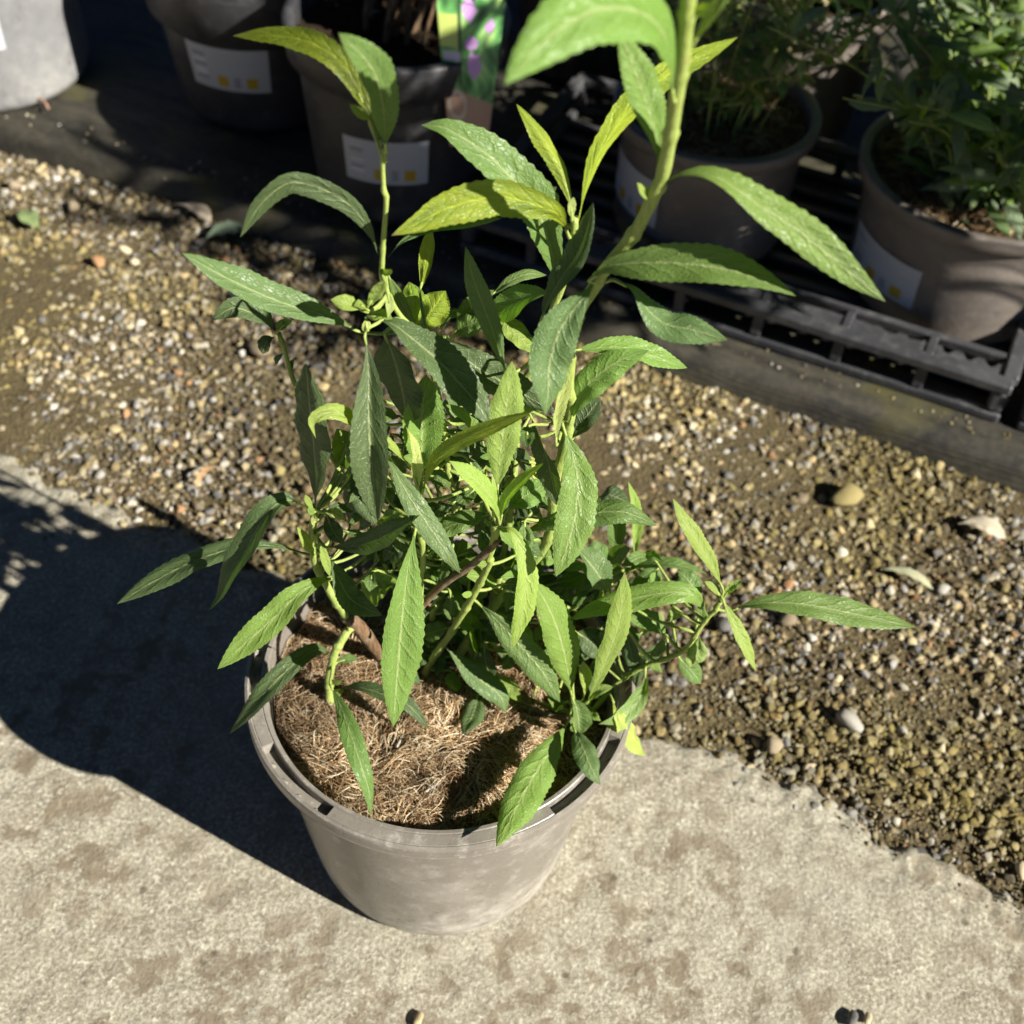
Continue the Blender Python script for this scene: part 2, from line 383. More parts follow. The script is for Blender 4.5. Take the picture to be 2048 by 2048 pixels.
STEMS = {
 'tall_left': [[[-0.012,0.022,0.155],[-0.0053,0.015,0.2163],[0.0047,0.012,0.3158],[0.0018,0.01,0.3448],[-0.0006,0.008,0.3796],[-0.0039,0.006,0.4086],[-0.007,0.005,0.434],[-0.02,0.005,0.4509],[-0.0269,0.004,0.4692],[-0.0269,0.003,0.4805],[-0.0255,0.002,0.4954],[-0.0237,0.0,0.5147],[-0.0237,-0.0,0.5274],[-0.024,0.0,0.5356],[-0.0274,0.004,0.5433],[-0.0296,0.006,0.5502],[-0.0332,0.009,0.5559]],2.1,0.9,'g'],
 'tall_right': [[[0.004,0.03,0.155],[0.0075,0.02,0.1746],[0.0189,0.018,0.2097],[0.0287,0.016,0.2376],[0.0381,0.014,0.2608],[0.053,0.01,0.2995],[0.0533,0.008,0.3463],[0.0558,0.004,0.3836],[0.0564,-0.0,0.4079],[0.055,-0.004,0.4308],[0.055,-0.008,0.4507],[0.0576,-0.014,0.4732],[0.0637,-0.02,0.4952],[0.0741,-0.026,0.521],[0.0786,-0.03,0.5377],[0.0813,-0.034,0.5546],[0.0813,-0.042,0.5792],[0.0803,-0.05,0.6022],[0.0789,-0.058,0.6226],[0.0769,-0.066,0.6444]],2.9,2.5,'g'],
 'centre_back': [[[0.012,0.035,0.155],[0.0254,0.03,0.1816],[0.0315,0.03,0.2518],[0.035,0.03,0.3282],[0.034,0.03,0.3501],[0.0348,0.028,0.392],[0.0401,0.028,0.4056],[0.0429,0.026,0.4222],[0.0454,0.024,0.4409],[0.0487,0.022,0.4563],[0.0512,0.02,0.4712],[0.0529,0.018,0.4902],[0.0525,0.018,0.4994]],2.3,1.6,'g'],
 'front_centre': [[[-0.008,0.012,0.155],[-0.0096,0.008,0.1754],[-0.0033,0.004,0.1994],[0.0063,0.0,0.2289],[0.0162,-0.006,0.2659],[0.0227,-0.012,0.2958],[0.0265,-0.016,0.3171],[0.0285,-0.02,0.336],[0.0289,-0.022,0.3465]],2.3,1.9,'g'],
 'woody_side': [[[-0.035,0.02,0.158],[-0.0193,0.0,0.226],[-0.0098,-0.003,0.2544],[0.0015,-0.008,0.2794],[0.0131,-0.012,0.2977],[0.0241,-0.016,0.3176],[0.0289,-0.02,0.3333]],2.2,2.0,'w'],
 'front_left': [[[-0.022,0.012,0.155],[-0.0117,-0.005,0.242],[-0.0093,-0.012,0.3129],[-0.012,-0.018,0.3394],[-0.0103,-0.02,0.3544],[-0.0088,-0.022,0.3645]],1.7,1.4,'g'],
 'woody_stub': [[[-0.04,0.02,0.15],[-0.0375,0.018,0.1703],[-0.0442,0.01,0.2009],[-0.0503,0.006,0.2197],[-0.0553,0.004,0.2295]],4.6,4.2,'w'],
 'left_shoot': [[[-0.0544,0.004,0.227],[-0.0585,0.0,0.2452],[-0.0619,-0.004,0.2644],[-0.0656,-0.008,0.289],[-0.0654,-0.01,0.3148],[-0.0622,-0.012,0.3368]],2.4,1.9,'g'],
 'low_left': [[[-0.0515,0.006,0.2178],[-0.0548,0.0,0.2185],[-0.0596,-0.006,0.2104],[-0.0629,-0.01,0.1976],[-0.0646,-0.014,0.1848],[-0.0648,-0.016,0.1726],[-0.062,-0.018,0.16]],2.5,2.5,'g'],
 'low_right_twig': [[[0.004,0.015,0.168],[0.0213,-0.0021,0.169],[0.0357,-0.0056,0.17],[0.0532,-0.0125,0.172],[0.0694,-0.0189,0.175],[0.0775,-0.0246,0.182]],1.9,1.7,'w'],
 'low_right': [[[0.0757,-0.0203,0.176],[0.0784,-0.016,0.1746],[0.0784,-0.018,0.1891]],2.0,1.6,'g'],
 'right_shoot': [[[0.02,0.01,0.16],[0.0814,-0.0128,0.17],[0.0896,-0.0128,0.175],[0.1035,-0.0,0.1862],[0.1174,0.0,0.2045],[0.1303,-0.002,0.2178],[0.1391,-0.003,0.2291],[0.1426,-0.003,0.2466],[0.1464,-0.003,0.2603],[0.1491,-0.003,0.2657],[0.1517,-0.003,0.2742]],1.8,1.4,'g'],
 'back_right': [[[0.03,0.04,0.16],[0.0462,0.05,0.1471],[0.0675,0.055,0.1716],[0.0834,0.06,0.1855],[0.0971,0.065,0.1952],[0.1056,0.065,0.2103],[0.1111,0.065,0.2222]],1.7,1.4,'g'],
 'back_left': [[[-0.02,0.04,0.16],[-0.0467,0.05,0.2522],[-0.0716,0.06,0.3099],[-0.0809,0.065,0.3338],[-0.0849,0.066,0.3439],[-0.0881,0.068,0.3541],[-0.0905,0.07,0.3684],[-0.0924,0.07,0.3793]],1.6,1.3,'g'],
 'back_fill': [[[0.022,0.045,0.16],[0.0222,0.06,0.1503],[0.0253,0.062,0.1948],[0.0199,0.064,0.2834],[0.0061,0.066,0.3522],[-0.0041,0.066,0.3879]],2.0,1.5,'g'],
}
LEAVES = [
 ('tall_left',[[-0.024,0.0,0.5356],[-0.0293,0.0043,0.5509],[-0.0337,0.0086,0.5573],[-0.0409,0.0129,0.5656],[-0.0509,0.0171,0.57],[-0.062,0.0214,0.5702],[-0.0755,0.0257,0.5677],[-0.0862,0.03,0.5645]],0.0106,[0.12,0.682,-0.722],'o',27,1),
 ('tall_left',[[-0.0232,-0.002,0.5378],[-0.0227,-0.0067,0.5518],[-0.0224,-0.0113,0.5622],[-0.0239,-0.016,0.5772],[-0.0268,-0.0207,0.5866],[-0.031,-0.0253,0.5943],[-0.0343,-0.03,0.601]],0.0148,[0.717,-0.685,-0.131],'m',29,0),
 ('tall_left',[[-0.0283,0.003,0.4847],[-0.0315,0.0011,0.4982],[-0.0375,-0.0007,0.5097],[-0.0456,-0.0026,0.5177],[-0.0551,-0.0044,0.5224],[-0.0627,-0.0063,0.5231],[-0.0734,-0.0081,0.5137],[-0.0829,-0.01,0.4984]],0.0106,[0.211,-0.978,-0.005],'d',25,0),
 ('tall_left',[[-0.0244,0.004,0.4828],[-0.0194,0.0117,0.485],[-0.01,0.0195,0.4867],[0.0026,0.0273,0.4865],[0.0219,0.035,0.4844]],0.008,[0.134,-0.277,0.952],'m',35,0),
 ('centre_back',[[0.0513,0.016,0.4915],[0.0479,0.0109,0.5027],[0.0426,0.0057,0.5108],[0.0262,0.0006,0.5187],[0.0155,-0.0046,0.5214],[0.0015,-0.0097,0.5191],[-0.0088,-0.0149,0.5155],[-0.0196,-0.02,0.5118]],0.016,[-0.36,0.848,-0.39],'y',27,1),
 ('centre_back',[[0.0487,0.022,0.4554],[0.0458,0.023,0.4734],[0.0412,0.024,0.4877],[0.0366,0.025,0.4996],[0.0276,0.026,0.509],[0.0157,0.027,0.5206],[0.0057,0.028,0.5268],[-0.0033,0.029,0.531],[-0.0125,0.03,0.5309]],0.0213,[0.443,-0.736,0.511],'m',31,0),
 ('centre_back',[[0.0525,0.018,0.4994],[0.0503,0.0234,0.5063],[0.0462,0.0288,0.5148],[0.0394,0.0342,0.523],[0.0327,0.0396,0.5293],[0.0256,0.045,0.5346]],0.0102,[-0.297,0.615,-0.73],'y',49,1),
 ('centre_back',[[0.0551,0.017,0.4986],[0.0568,0.0211,0.5105],[0.0606,0.0252,0.5246],[0.0657,0.0294,0.5338],[0.0722,0.0335,0.543],[0.0803,0.0376,0.551],[0.0895,0.0418,0.5569],[0.1006,0.0459,0.5623],[0.1123,0.05,0.5676]],0.0141,[-0.248,0.938,-0.24],'y',43,1),
 ('centre_back',[[0.052,0.012,0.5022],[0.0513,0.013,0.5073],[0.0518,0.014,0.5122]],0.0045,[0.388,-0.902,0.191],'p',42,0),
 ('centre_back',[[0.0373,0.035,0.4946],[0.0402,0.0425,0.4934],[0.0453,0.05,0.4925]],0.0053,[0.365,-0.063,0.929],'d',32,0),
 ('tall_right',[[0.0424,-0.004,0.4587],[0.0441,-0.0012,0.4675],[0.0494,0.0016,0.4794],[0.0548,0.0044,0.4891],[0.0583,0.0072,0.5003],[0.0599,0.01,0.5129]],0.0155,[-0.76,-0.469,0.45],'d',39,0),
 ('tall_right',[[0.0627,-0.02,0.4971],[0.0589,-0.025,0.4928],[0.0533,-0.03,0.486],[0.0489,-0.035,0.4784],[0.0465,-0.04,0.4667],[0.0468,-0.045,0.4583],[0.0463,-0.05,0.4487]],0.0196,[0.029,-0.892,0.451],'dl',29,0),
 ('tall_right',[[0.0598,-0.024,0.4993],[0.0665,-0.0292,0.5111],[0.0809,-0.0344,0.518],[0.0989,-0.0396,0.5223],[0.117,-0.0448,0.5232],[0.1361,-0.05,0.5188]],0.0175,[-0.29,-0.661,0.692],'m',37,0),
 ('tall_right',[[0.0829,-0.034,0.5531],[0.0864,-0.0373,0.5592],[0.0944,-0.0405,0.563],[0.1032,-0.0438,0.5618],[0.1154,-0.047,0.5557],[0.1295,-0.0503,0.5492],[0.1424,-0.0535,0.5414],[0.1534,-0.0567,0.5344],[0.1663,-0.06,0.5268]],0.0145,[0.183,-0.661,0.727],'mb',29,0),
 ('tall_right',[[0.0697,-0.022,0.4991],[0.0777,-0.0256,0.4977],[0.0844,-0.0292,0.4906],[0.0917,-0.0328,0.4872],[0.1023,-0.0364,0.488],[0.1162,-0.04,0.4871]],0.0148,[-0.002,-0.346,0.938],'dl',35,0),
 ('tall_right',[[0.0791,-0.052,0.597],[0.075,-0.0617,0.6171],[0.0697,-0.0714,0.6315],[0.0613,-0.0811,0.6413],[0.0501,-0.0909,0.6461],[0.04,-0.1006,0.6451],[0.0317,-0.1103,0.6414],[0.0254,-0.12,0.6377]],0.0223,[0.515,-0.42,0.747],'mb',27,0),
 ('tall_right',[[0.0787,-0.036,0.5623],[0.077,-0.0348,0.5724],[0.0732,-0.0336,0.582],[0.0686,-0.0324,0.5922],[0.0641,-0.0312,0.6011],[0.06,-0.03,0.6081]],0.0136,[0.434,-0.845,0.313],'mb',29,0),
 ('tall_right',[[0.0814,-0.056,0.6176],[0.0837,-0.0595,0.6265],[0.087,-0.063,0.6376],[0.0901,-0.0665,0.6485],[0.0944,-0.07,0.6583]],0.005,[-0.255,-0.94,-0.226],'y',37,0),
 ('tall_left',[[-0.0372,0.0,0.4438],[-0.0472,-0.0021,0.4513],[-0.0561,-0.0043,0.4567],[-0.0655,-0.0064,0.4613],[-0.0784,-0.0086,0.4688],[-0.0909,-0.0107,0.4777],[-0.0998,-0.0129,0.4858],[-0.1066,-0.015,0.4925]],0.0162,[0.55,-0.344,0.761],'dl',31,0),
 ('tall_left',[[-0.0322,-0.012,0.4676],[-0.0272,-0.014,0.4783],[-0.0235,-0.016,0.4863]],0.0072,[0.175,-0.943,-0.284],'y',41,0),
 ('tall_left',[[-0.0318,-0.012,0.4655],[-0.0387,-0.014,0.4712],[-0.0466,-0.016,0.4743]],0.0082,[0.547,-0.384,0.744],'y',41,0),
 ('tall_left',[[-0.0319,-0.012,0.463],[-0.0257,-0.014,0.4657],[-0.0207,-0.016,0.466]],0.0068,[-0.315,-0.179,0.932],'y',41,0),
 ('tall_left',[[-0.0327,-0.012,0.4621],[-0.0321,-0.014,0.4609],[-0.0326,-0.016,0.4572]],0.0049,[0.39,-0.703,0.595],'p',41,0),
 ('tall_left',[[-0.0232,-0.012,0.4787],[-0.0223,-0.014,0.4737],[-0.0226,-0.016,0.4662]],0.0048,[0.563,-0.779,0.276],'p',41,0),
 ('tall_left',[[-0.0314,-0.012,0.4664],[-0.0336,-0.014,0.4703],[-0.0369,-0.016,0.4717]],0.006,[0.72,-0.081,0.689],'y',41,0),
 ('tall_left',[[-0.0332,-0.012,0.4551],[-0.0313,-0.0215,0.4387],[-0.0306,-0.031,0.4244],[-0.0288,-0.0405,0.405],[-0.0259,-0.05,0.3742]],0.0229,[0.088,-0.865,0.494],'d',51,0),
 ('left_shoot',[[-0.0625,-0.012,0.3392],[-0.0614,-0.009,0.3586],[-0.0615,-0.006,0.3823],[-0.0624,-0.003,0.3997],[-0.0631,0.0,0.4233]],0.0277,[-0.669,-0.737,0.093],'d',33,0),
 ('front_left',[[-0.0121,-0.026,0.3845],[-0.0208,-0.0287,0.4013],[-0.0306,-0.0314,0.4139],[-0.0381,-0.0341,0.423],[-0.0442,-0.0369,0.4292],[-0.0498,-0.0396,0.4301],[-0.0536,-0.0423,0.4275],[-0.0519,-0.045,0.4207]],0.0103,[0.551,-0.101,0.828],'y',35,0),
 ('front_left',[[-0.0089,-0.016,0.37],[-0.009,-0.012,0.3881],[-0.0093,-0.008,0.4044],[-0.0078,-0.004,0.4252]],0.0236,[0.183,-0.962,0.202],'mb',43,0),
 ('front_left',[[-0.0094,-0.024,0.3677],[-0.0113,-0.026,0.3918],[-0.0145,-0.028,0.4146]],0.0083,[0.673,-0.739,0.01],'p',45,0),
 ('tall_left',[[-0.0323,0.0,0.4522],[-0.0223,-0.005,0.4539],[-0.0116,-0.01,0.4492],[-0.001,-0.015,0.4429],[0.0097,-0.02,0.4337],[0.0171,-0.025,0.4279],[0.0228,-0.03,0.4207]],0.0208,[0.377,-0.447,0.811],'d',35,0),
 ('tall_left',[[-0.0262,-0.002,0.4464],[-0.021,-0.0033,0.428],[-0.0179,-0.0047,0.4103],[-0.017,-0.006,0.3953]],0.0333,[-0.615,-0.789,-0.011],'d',29,0),
 ('back_fill',[[-0.0138,0.03,0.4205],[0.0028,0.0264,0.4125],[0.0181,0.0228,0.4043],[0.0296,0.0192,0.4006],[0.0412,0.0156,0.3959],[0.053,0.012,0.3909]],0.0183,[0.005,-0.753,0.658],'d',31,0),
 ('centre_back',[[0.0286,0.014,0.4122],[0.0253,0.0136,0.4228],[0.0204,0.0132,0.4404],[0.0154,0.0128,0.4555],[0.0114,0.0124,0.4684],[0.0078,0.012,0.4853]],0.0114,[0.374,-0.923,0.094],'dl',35,0),
 ('centre_back',[[0.0469,0.022,0.4557],[0.0377,0.0263,0.4492],[0.0273,0.0307,0.4389],[0.0191,0.035,0.4277]],0.0158,[-0.763,-0.424,0.488],'mb',29,0),
 ('centre_back',[[0.0164,0.05,0.4266],[0.0263,0.0533,0.4356],[0.0349,0.0567,0.4383],[0.0442,0.06,0.4359]],0.0065,[0.116,-0.356,0.927],'m',35,0),
 ('centre_back',[[0.0214,0.04,0.429],[0.0309,0.03,0.4244],[0.043,0.02,0.4183]],0.0125,[0.118,-0.365,0.923],'y',33,0),
 ('back_fill',[[-0.0148,0.04,0.4356],[-0.0122,0.045,0.453],[-0.0104,0.05,0.4674]],0.0086,[-0.137,0.95,-0.28],'y',45,1),
 ('back_fill',[[-0.0154,0.036,0.4146],[-0.0115,0.0405,0.4213],[-0.0031,0.045,0.4343]],0.0171,[0.269,0.801,-0.535],'y',37,1),
 ('back_fill',[[-0.019,0.045,0.4079],[-0.019,0.05,0.4185],[-0.0215,0.055,0.4303]],0.0141,[0.091,0.913,-0.397],'y',37,1),
 ('tall_left',[[-0.0278,0.02,0.4626],[-0.0224,0.025,0.4438],[-0.0152,0.03,0.422]],0.0078,[0.047,-0.973,-0.225],'m',42,0),
 ('back_fill',[[-0.0066,0.05,0.4042],[-0.0018,0.05,0.4149],[0.0092,0.05,0.4192]],0.0052,[-0.503,-0.685,0.527],'m',37,0),
 ('back_fill',[[0.0013,0.045,0.4085],[0.0097,0.0475,0.423],[0.0197,0.05,0.4328]],0.0116,[-0.438,-0.756,0.486],'m',39,0),
 ('back_fill',[[0.0014,0.045,0.4062],[0.0076,0.0425,0.4157],[0.0171,0.04,0.4231]],0.012,[-0.581,-0.748,0.321],'mb',31,0),
 ('front_centre',[[0.0276,-0.022,0.3681],[0.0279,-0.0195,0.3858],[0.0288,-0.017,0.4098],[0.03,-0.0145,0.4287],[0.0308,-0.012,0.4435]],0.0191,[0.33,-0.939,0.093],'y',37,0),
 ('front_left',[[-0.0083,-0.024,0.3667],[-0.0018,-0.0292,0.3956],[0.0111,-0.0345,0.415],[0.0247,-0.0398,0.4301],[0.0414,-0.045,0.4458]],0.0082,[0.496,0.86,-0.119],'y',31,1),
 ('front_centre',[[0.0295,-0.026,0.3516],[0.0273,-0.0295,0.3681],[0.0231,-0.033,0.3812],[0.0151,-0.0365,0.395],[0.0058,-0.04,0.4071]],0.0126,[0.883,-0.354,0.308],'y',37,0),
 ('front_centre',[[0.0299,-0.026,0.3533],[0.0319,-0.0293,0.3727],[0.0385,-0.0327,0.3892],[0.0479,-0.036,0.4056]],0.0069,[-0.717,-0.663,0.215],'y',43,0),
 ('front_centre',[[0.0264,-0.028,0.3603],[0.0256,-0.029,0.3766],[0.0247,-0.03,0.3902]],0.0043,[0.504,-0.863,-0.03],'p',43,0),
 ('front_centre',[[0.0321,-0.01,0.343],[0.0408,-0.005,0.3488],[0.0525,0.0,0.3559]],0.0151,[-0.135,-0.665,0.734],'mb',29,0),
 ('front_centre',[[0.0258,-0.012,0.3423],[0.0126,-0.0147,0.3392],[-0.0007,-0.0173,0.3327],[-0.0091,-0.02,0.3308]],0.0135,[-0.296,-0.26,0.919],'m',29,0),
 ('tall_right',[[0.0559,-0.004,0.3997],[0.0621,-0.0132,0.3879],[0.0652,-0.0224,0.3798],[0.0652,-0.0316,0.3682],[0.0626,-0.0408,0.3561],[0.0582,-0.05,0.3431]],0.0212,[0.21,-0.783,0.586],'mb',31,0),
 ('tall_right',[[0.0384,0.006,0.3056],[0.0493,0.0038,0.3172],[0.0609,0.0016,0.3265],[0.0759,-0.0006,0.3351],[0.0919,-0.0028,0.3399],[0.1088,-0.005,0.334]],0.016,[-0.411,-0.221,0.884],'m',31,0),
 ('tall_right',[[0.0592,-0.004,0.4],[0.0622,-0.003,0.4152],[0.0683,-0.002,0.4273],[0.0777,-0.001,0.4376],[0.0911,0.0,0.4448]],0.0159,[-0.367,-0.869,0.332],'mb',31,0),
 ('tall_right',[[0.0557,0.004,0.4372],[0.0672,0.006,0.4386],[0.0812,0.008,0.4383],[0.0961,0.01,0.4323],[0.1114,0.012,0.4253]],0.0121,[0.248,-0.421,0.873],'mb',31,0),
 ('tall_right',[[0.0585,0.008,0.4006],[0.062,0.01,0.407],[0.0658,0.012,0.4134]],0.006,[0.07,0.941,-0.332],'y',33,1),
 ('back_right',[[0.0631,0.03,0.3557],[0.0689,0.035,0.3663],[0.0757,0.04,0.3773]],0.0142,[-0.464,-0.669,0.58],'d',29,0),
 ('tall_right',[[0.0404,0.004,0.3986],[0.046,-0.0007,0.3873],[0.052,-0.0053,0.3713],[0.057,-0.01,0.3496]],0.0152,[-0.595,-0.803,0.026],'d',37,0),
 ('tall_right',[[0.0537,-0.012,0.3931],[0.0524,-0.0133,0.4153],[0.0541,-0.0147,0.4338],[0.0514,-0.016,0.4511]],0.0085,[0.502,-0.863,-0.05],'p',47,0),
 ('front_left',[[-0.0264,-0.02,0.3914],[-0.0191,-0.0287,0.3835],[-0.0097,-0.0375,0.3726],[0.005,-0.0463,0.3531],[0.013,-0.055,0.3467]],0.0124,[0.365,-0.652,0.664],'dl',31,0),
 ('left_shoot',[[-0.0645,-0.012,0.3372],[-0.0726,-0.0174,0.3484],[-0.08,-0.0229,0.3497],[-0.0875,-0.0283,0.3404],[-0.0952,-0.0337,0.3254],[-0.1028,-0.0391,0.3127],[-0.1085,-0.0446,0.3014],[-0.1136,-0.05,0.2972]],0.0182,[-0.614,-0.558,0.559],'d',35,0),
 ('left_shoot',[[-0.0698,-0.008,0.296],[-0.083,-0.0107,0.3041],[-0.0916,-0.0135,0.3075],[-0.101,-0.0162,0.3105],[-0.114,-0.019,0.3059],[-0.1283,-0.0217,0.2997],[-0.1453,-0.0245,0.2886],[-0.1585,-0.0272,0.2793],[-0.1695,-0.03,0.2712]],0.0151,[-0.282,-0.356,0.891],'d',39,0),
 ('left_shoot',[[-0.0584,-0.004,0.2726],[-0.0654,-0.0132,0.2799],[-0.0756,-0.0224,0.2783],[-0.0873,-0.0316,0.2686],[-0.1011,-0.0408,0.2586],[-0.1153,-0.05,0.2464]],0.0165,[-0.113,-0.65,0.752],'mb',29,0),
 ('low_left',[[-0.0623,-0.008,0.2048],[-0.0684,-0.0174,0.2242],[-0.0769,-0.0268,0.2269],[-0.0857,-0.0362,0.2236],[-0.0971,-0.0456,0.2131],[-0.1146,-0.055,0.1902]],0.0137,[-0.227,-0.406,0.885],'d',31,0),
 ('low_left',[[-0.0614,-0.0263,0.205],[-0.0525,-0.0433,0.2078],[-0.0449,-0.061,0.2106],[-0.0369,-0.0783,0.2064],[-0.0317,-0.088,0.1952],[-0.0299,-0.0965,0.184]],0.0124,[0.286,-0.365,0.886],'m',21,0),
 ('low_left',[[-0.0615,-0.0131,0.1782],[-0.0472,-0.019,0.1919],[-0.0316,-0.026,0.1972],[-0.0163,-0.033,0.1984],[-0.0035,-0.04,0.1854]],0.0104,[-0.221,-0.037,0.975],'d',33,0),
 ('front_left',[[-0.0113,-0.022,0.341],[-0.0141,-0.0316,0.3244],[-0.0161,-0.0412,0.3043],[-0.0177,-0.0508,0.2787],[-0.0191,-0.0604,0.2515],[-0.0198,-0.07,0.233]],0.0234,[0.401,-0.868,0.293],'mb',31,0),
 ('left_shoot',[[-0.0573,-0.02,0.3173],[-0.0372,-0.0283,0.3313],[-0.0224,-0.0367,0.3507],[-0.007,-0.045,0.375]],0.0155,[-0.84,-0.2,0.505],'d',31,0),
 ('left_shoot',[[-0.0612,-0.01,0.3008],[-0.0537,-0.0167,0.2903],[-0.0457,-0.0233,0.2797],[-0.0288,-0.03,0.277]],0.0147,[0.236,-0.43,0.871],'d',33,0),
 ('left_shoot',[[-0.0592,-0.014,0.3373],[-0.0522,-0.017,0.3407],[-0.0468,-0.02,0.3395]],0.0062,[-0.188,-0.034,0.981],'p',37,0),
 ('left_shoot',[[-0.0604,-0.004,0.3274],[-0.0528,-0.002,0.328],[-0.0457,-0.0,0.3231]],0.0067,[0.328,-0.201,0.923],'d',33,0),
 ('left_shoot',[[-0.067,-0.012,0.3011],[-0.0688,-0.013,0.3122],[-0.0726,-0.014,0.3245]],0.0076,[0.831,-0.535,0.152],'y',39,0),
 ('left_shoot',[[-0.0635,-0.014,0.3196],[-0.0601,-0.017,0.3077],[-0.0568,-0.02,0.2941]],0.0057,[0.655,-0.678,0.332],'y',37,0),
 ('left_shoot',[[-0.0636,-0.012,0.3367],[-0.0659,-0.012,0.3418],[-0.0672,-0.012,0.347]],0.004,[0.774,-0.573,0.269],'y',37,0),
 ('left_shoot',[[-0.0641,-0.016,0.3274],[-0.0627,-0.0165,0.3336],[-0.0627,-0.017,0.3383]],0.0049,[0.616,-0.774,-0.148],'p',37,0),
 ('low_left',[[-0.0628,0.0,0.1871],[-0.0566,0.002,0.1887],[-0.0499,0.004,0.1882]],0.0066,[-0.017,-0.198,0.98],'m',33,0),
 ('tall_left',[[-0.048,0.012,0.2426],[-0.0375,0.011,0.2483],[-0.026,0.01,0.254]],0.0243,[-0.45,-0.402,0.797],'y',27,0),
 ('tall_left',[[-0.0142,0.014,0.2568],[-0.0084,0.017,0.2633],[0.0025,0.02,0.264]],0.0207,[-0.158,-0.549,0.82],'mb',27,0),
 ('front_centre',[[0.018,-0.005,0.2632],[0.0286,-0.0112,0.258],[0.0446,-0.0175,0.2416],[0.0577,-0.0237,0.2278],[0.0696,-0.03,0.2071]],0.0178,[0.108,-0.877,0.468],'m',31,0),
 ('low_right',[[0.0766,-0.02,0.1985],[0.0711,-0.0187,0.2293],[0.0639,-0.0175,0.2588],[0.0555,-0.0162,0.2817],[0.048,-0.015,0.2954]],0.0231,[0.653,-0.722,0.228],'mb',31,0),
 ('low_right',[[0.0857,-0.022,0.196],[0.0902,-0.0215,0.2249],[0.094,-0.021,0.2521],[0.096,-0.0205,0.2776],[0.0944,-0.02,0.3135]],0.019,[0.486,-0.873,-0.036],'y',35,0),
 ('right_shoot',[[0.146,-0.004,0.2615],[0.1397,-0.0053,0.2746],[0.132,-0.0067,0.2834],[0.1192,-0.008,0.2844],[0.1006,-0.0093,0.2778],[0.082,-0.0107,0.2693],[0.0699,-0.012,0.26]],0.0154,[-0.126,-0.397,0.909],'mb',29,0),
 ('front_centre',[[0.0273,-0.024,0.3466],[0.0349,-0.0302,0.3518],[0.0412,-0.0364,0.3442],[0.044,-0.0426,0.3327],[0.0442,-0.0488,0.3178],[0.0404,-0.055,0.2904]],0.0149,[0.548,-0.732,0.405],'y',39,0),
 ('low_right',[[0.076,-0.028,0.186],[0.0676,-0.0481,0.19],[0.0583,-0.0681,0.194],[0.0501,-0.0883,0.197],[0.0388,-0.1177,0.2]],0.0213,[0.309,0.031,0.951],'mb',18,0),
 ('low_right',[[0.0782,-0.0378,0.195],[0.0836,-0.0557,0.2017],[0.0881,-0.0686,0.2027],[0.0936,-0.0758,0.198]],0.0141,[0.047,-0.156,0.987],'dl',23,0),
 ('low_right',[[0.0764,-0.022,0.2014],[0.08,-0.028,0.197],[0.0829,-0.034,0.1815]],0.0166,[0.346,-0.748,0.565],'m',45,0),
 ('low_right',[[0.0758,-0.016,0.1877],[0.0699,-0.014,0.1801],[0.063,-0.012,0.1868]],0.0118,[-0.117,-0.149,0.982],'mb',37,0),
 ('low_right',[[0.0835,-0.02,0.1965],[0.0835,-0.02,0.2148],[0.08,-0.02,0.2347]],0.0092,[0.65,-0.758,0.06],'y',41,0),
 ('low_right',[[0.0851,-0.022,0.1969],[0.0909,-0.021,0.2072],[0.0992,-0.02,0.2116]],0.0074,[-0.601,-0.478,0.641],'y',41,0),
 ('low_right',[[0.0868,-0.02,0.1837],[0.0902,-0.029,0.1932],[0.0943,-0.032,0.1936]],0.0074,[-0.315,0.479,0.819],'y',37,0),
 ('right_shoot',[[0.1182,-0.004,0.2076],[0.1192,-0.008,0.196],[0.1132,-0.0192,0.1933],[0.1037,-0.028,0.1933],[0.0928,-0.0341,0.1938]],0.0118,[0.228,-0.3,0.926],'ml',33,0),
 ('right_shoot',[[0.0996,-0.014,0.1932],[0.1068,-0.0307,0.1931],[0.1264,-0.02,0.1411]],0.0148,[-0.757,0.479,-0.445],'p',27,1),
 ('front_centre',[[0.0018,0.0,0.2118],[0.0123,-0.005,0.203],[0.0233,-0.01,0.195],[0.0355,-0.015,0.187],[0.0396,-0.0205,0.1778]],0.017,[0.433,-0.33,0.839],'dl',31,0),
 ('front_centre',[[0.0225,-0.0072,0.1775],[0.0208,-0.0213,0.1775],[0.0159,-0.0369,0.1778]],0.0146,[-0.129,0.036,0.991],'dl',31,0),
 ('front_centre',[[0.0319,0.006,0.1794],[0.04,-0.0015,0.178],[0.048,-0.0122,0.1782]],0.0104,[0.024,-0.044,0.999],'y',33,0),
 ('tall_right',[[0.0932,0.012,0.2555],[0.0824,0.014,0.2735],[0.0707,0.016,0.2887]],0.0192,[0.642,-0.575,0.506],'dl',31,0),
 ('back_right',[[0.0995,0.066,0.2163],[0.0979,0.0705,0.2437],[0.0906,0.075,0.2769]],0.0135,[0.294,-0.938,0.182],'m',33,0),
 ('back_right',[[0.1109,0.064,0.2242],[0.1077,0.067,0.2568],[0.1003,0.07,0.2861]],0.0095,[0.496,-0.852,0.168],'y',45,0),
 ('back_right',[[0.108,0.06,0.2184],[0.1176,0.0567,0.2292],[0.1328,0.0533,0.2357],[0.1529,0.05,0.2329]],0.0084,[-0.135,-0.164,0.977],'m',35,0),
 ('back_right',[[0.1064,0.06,0.2183],[0.097,0.06,0.219],[0.0866,0.06,0.2248]],0.0139,[0.296,-0.308,0.904],'mb',31,0),
 ('back_right',[[0.1138,0.06,0.2208],[0.1217,0.055,0.2217],[0.1252,0.05,0.2127]],0.0116,[0.222,-0.45,0.865],'m',35,0),
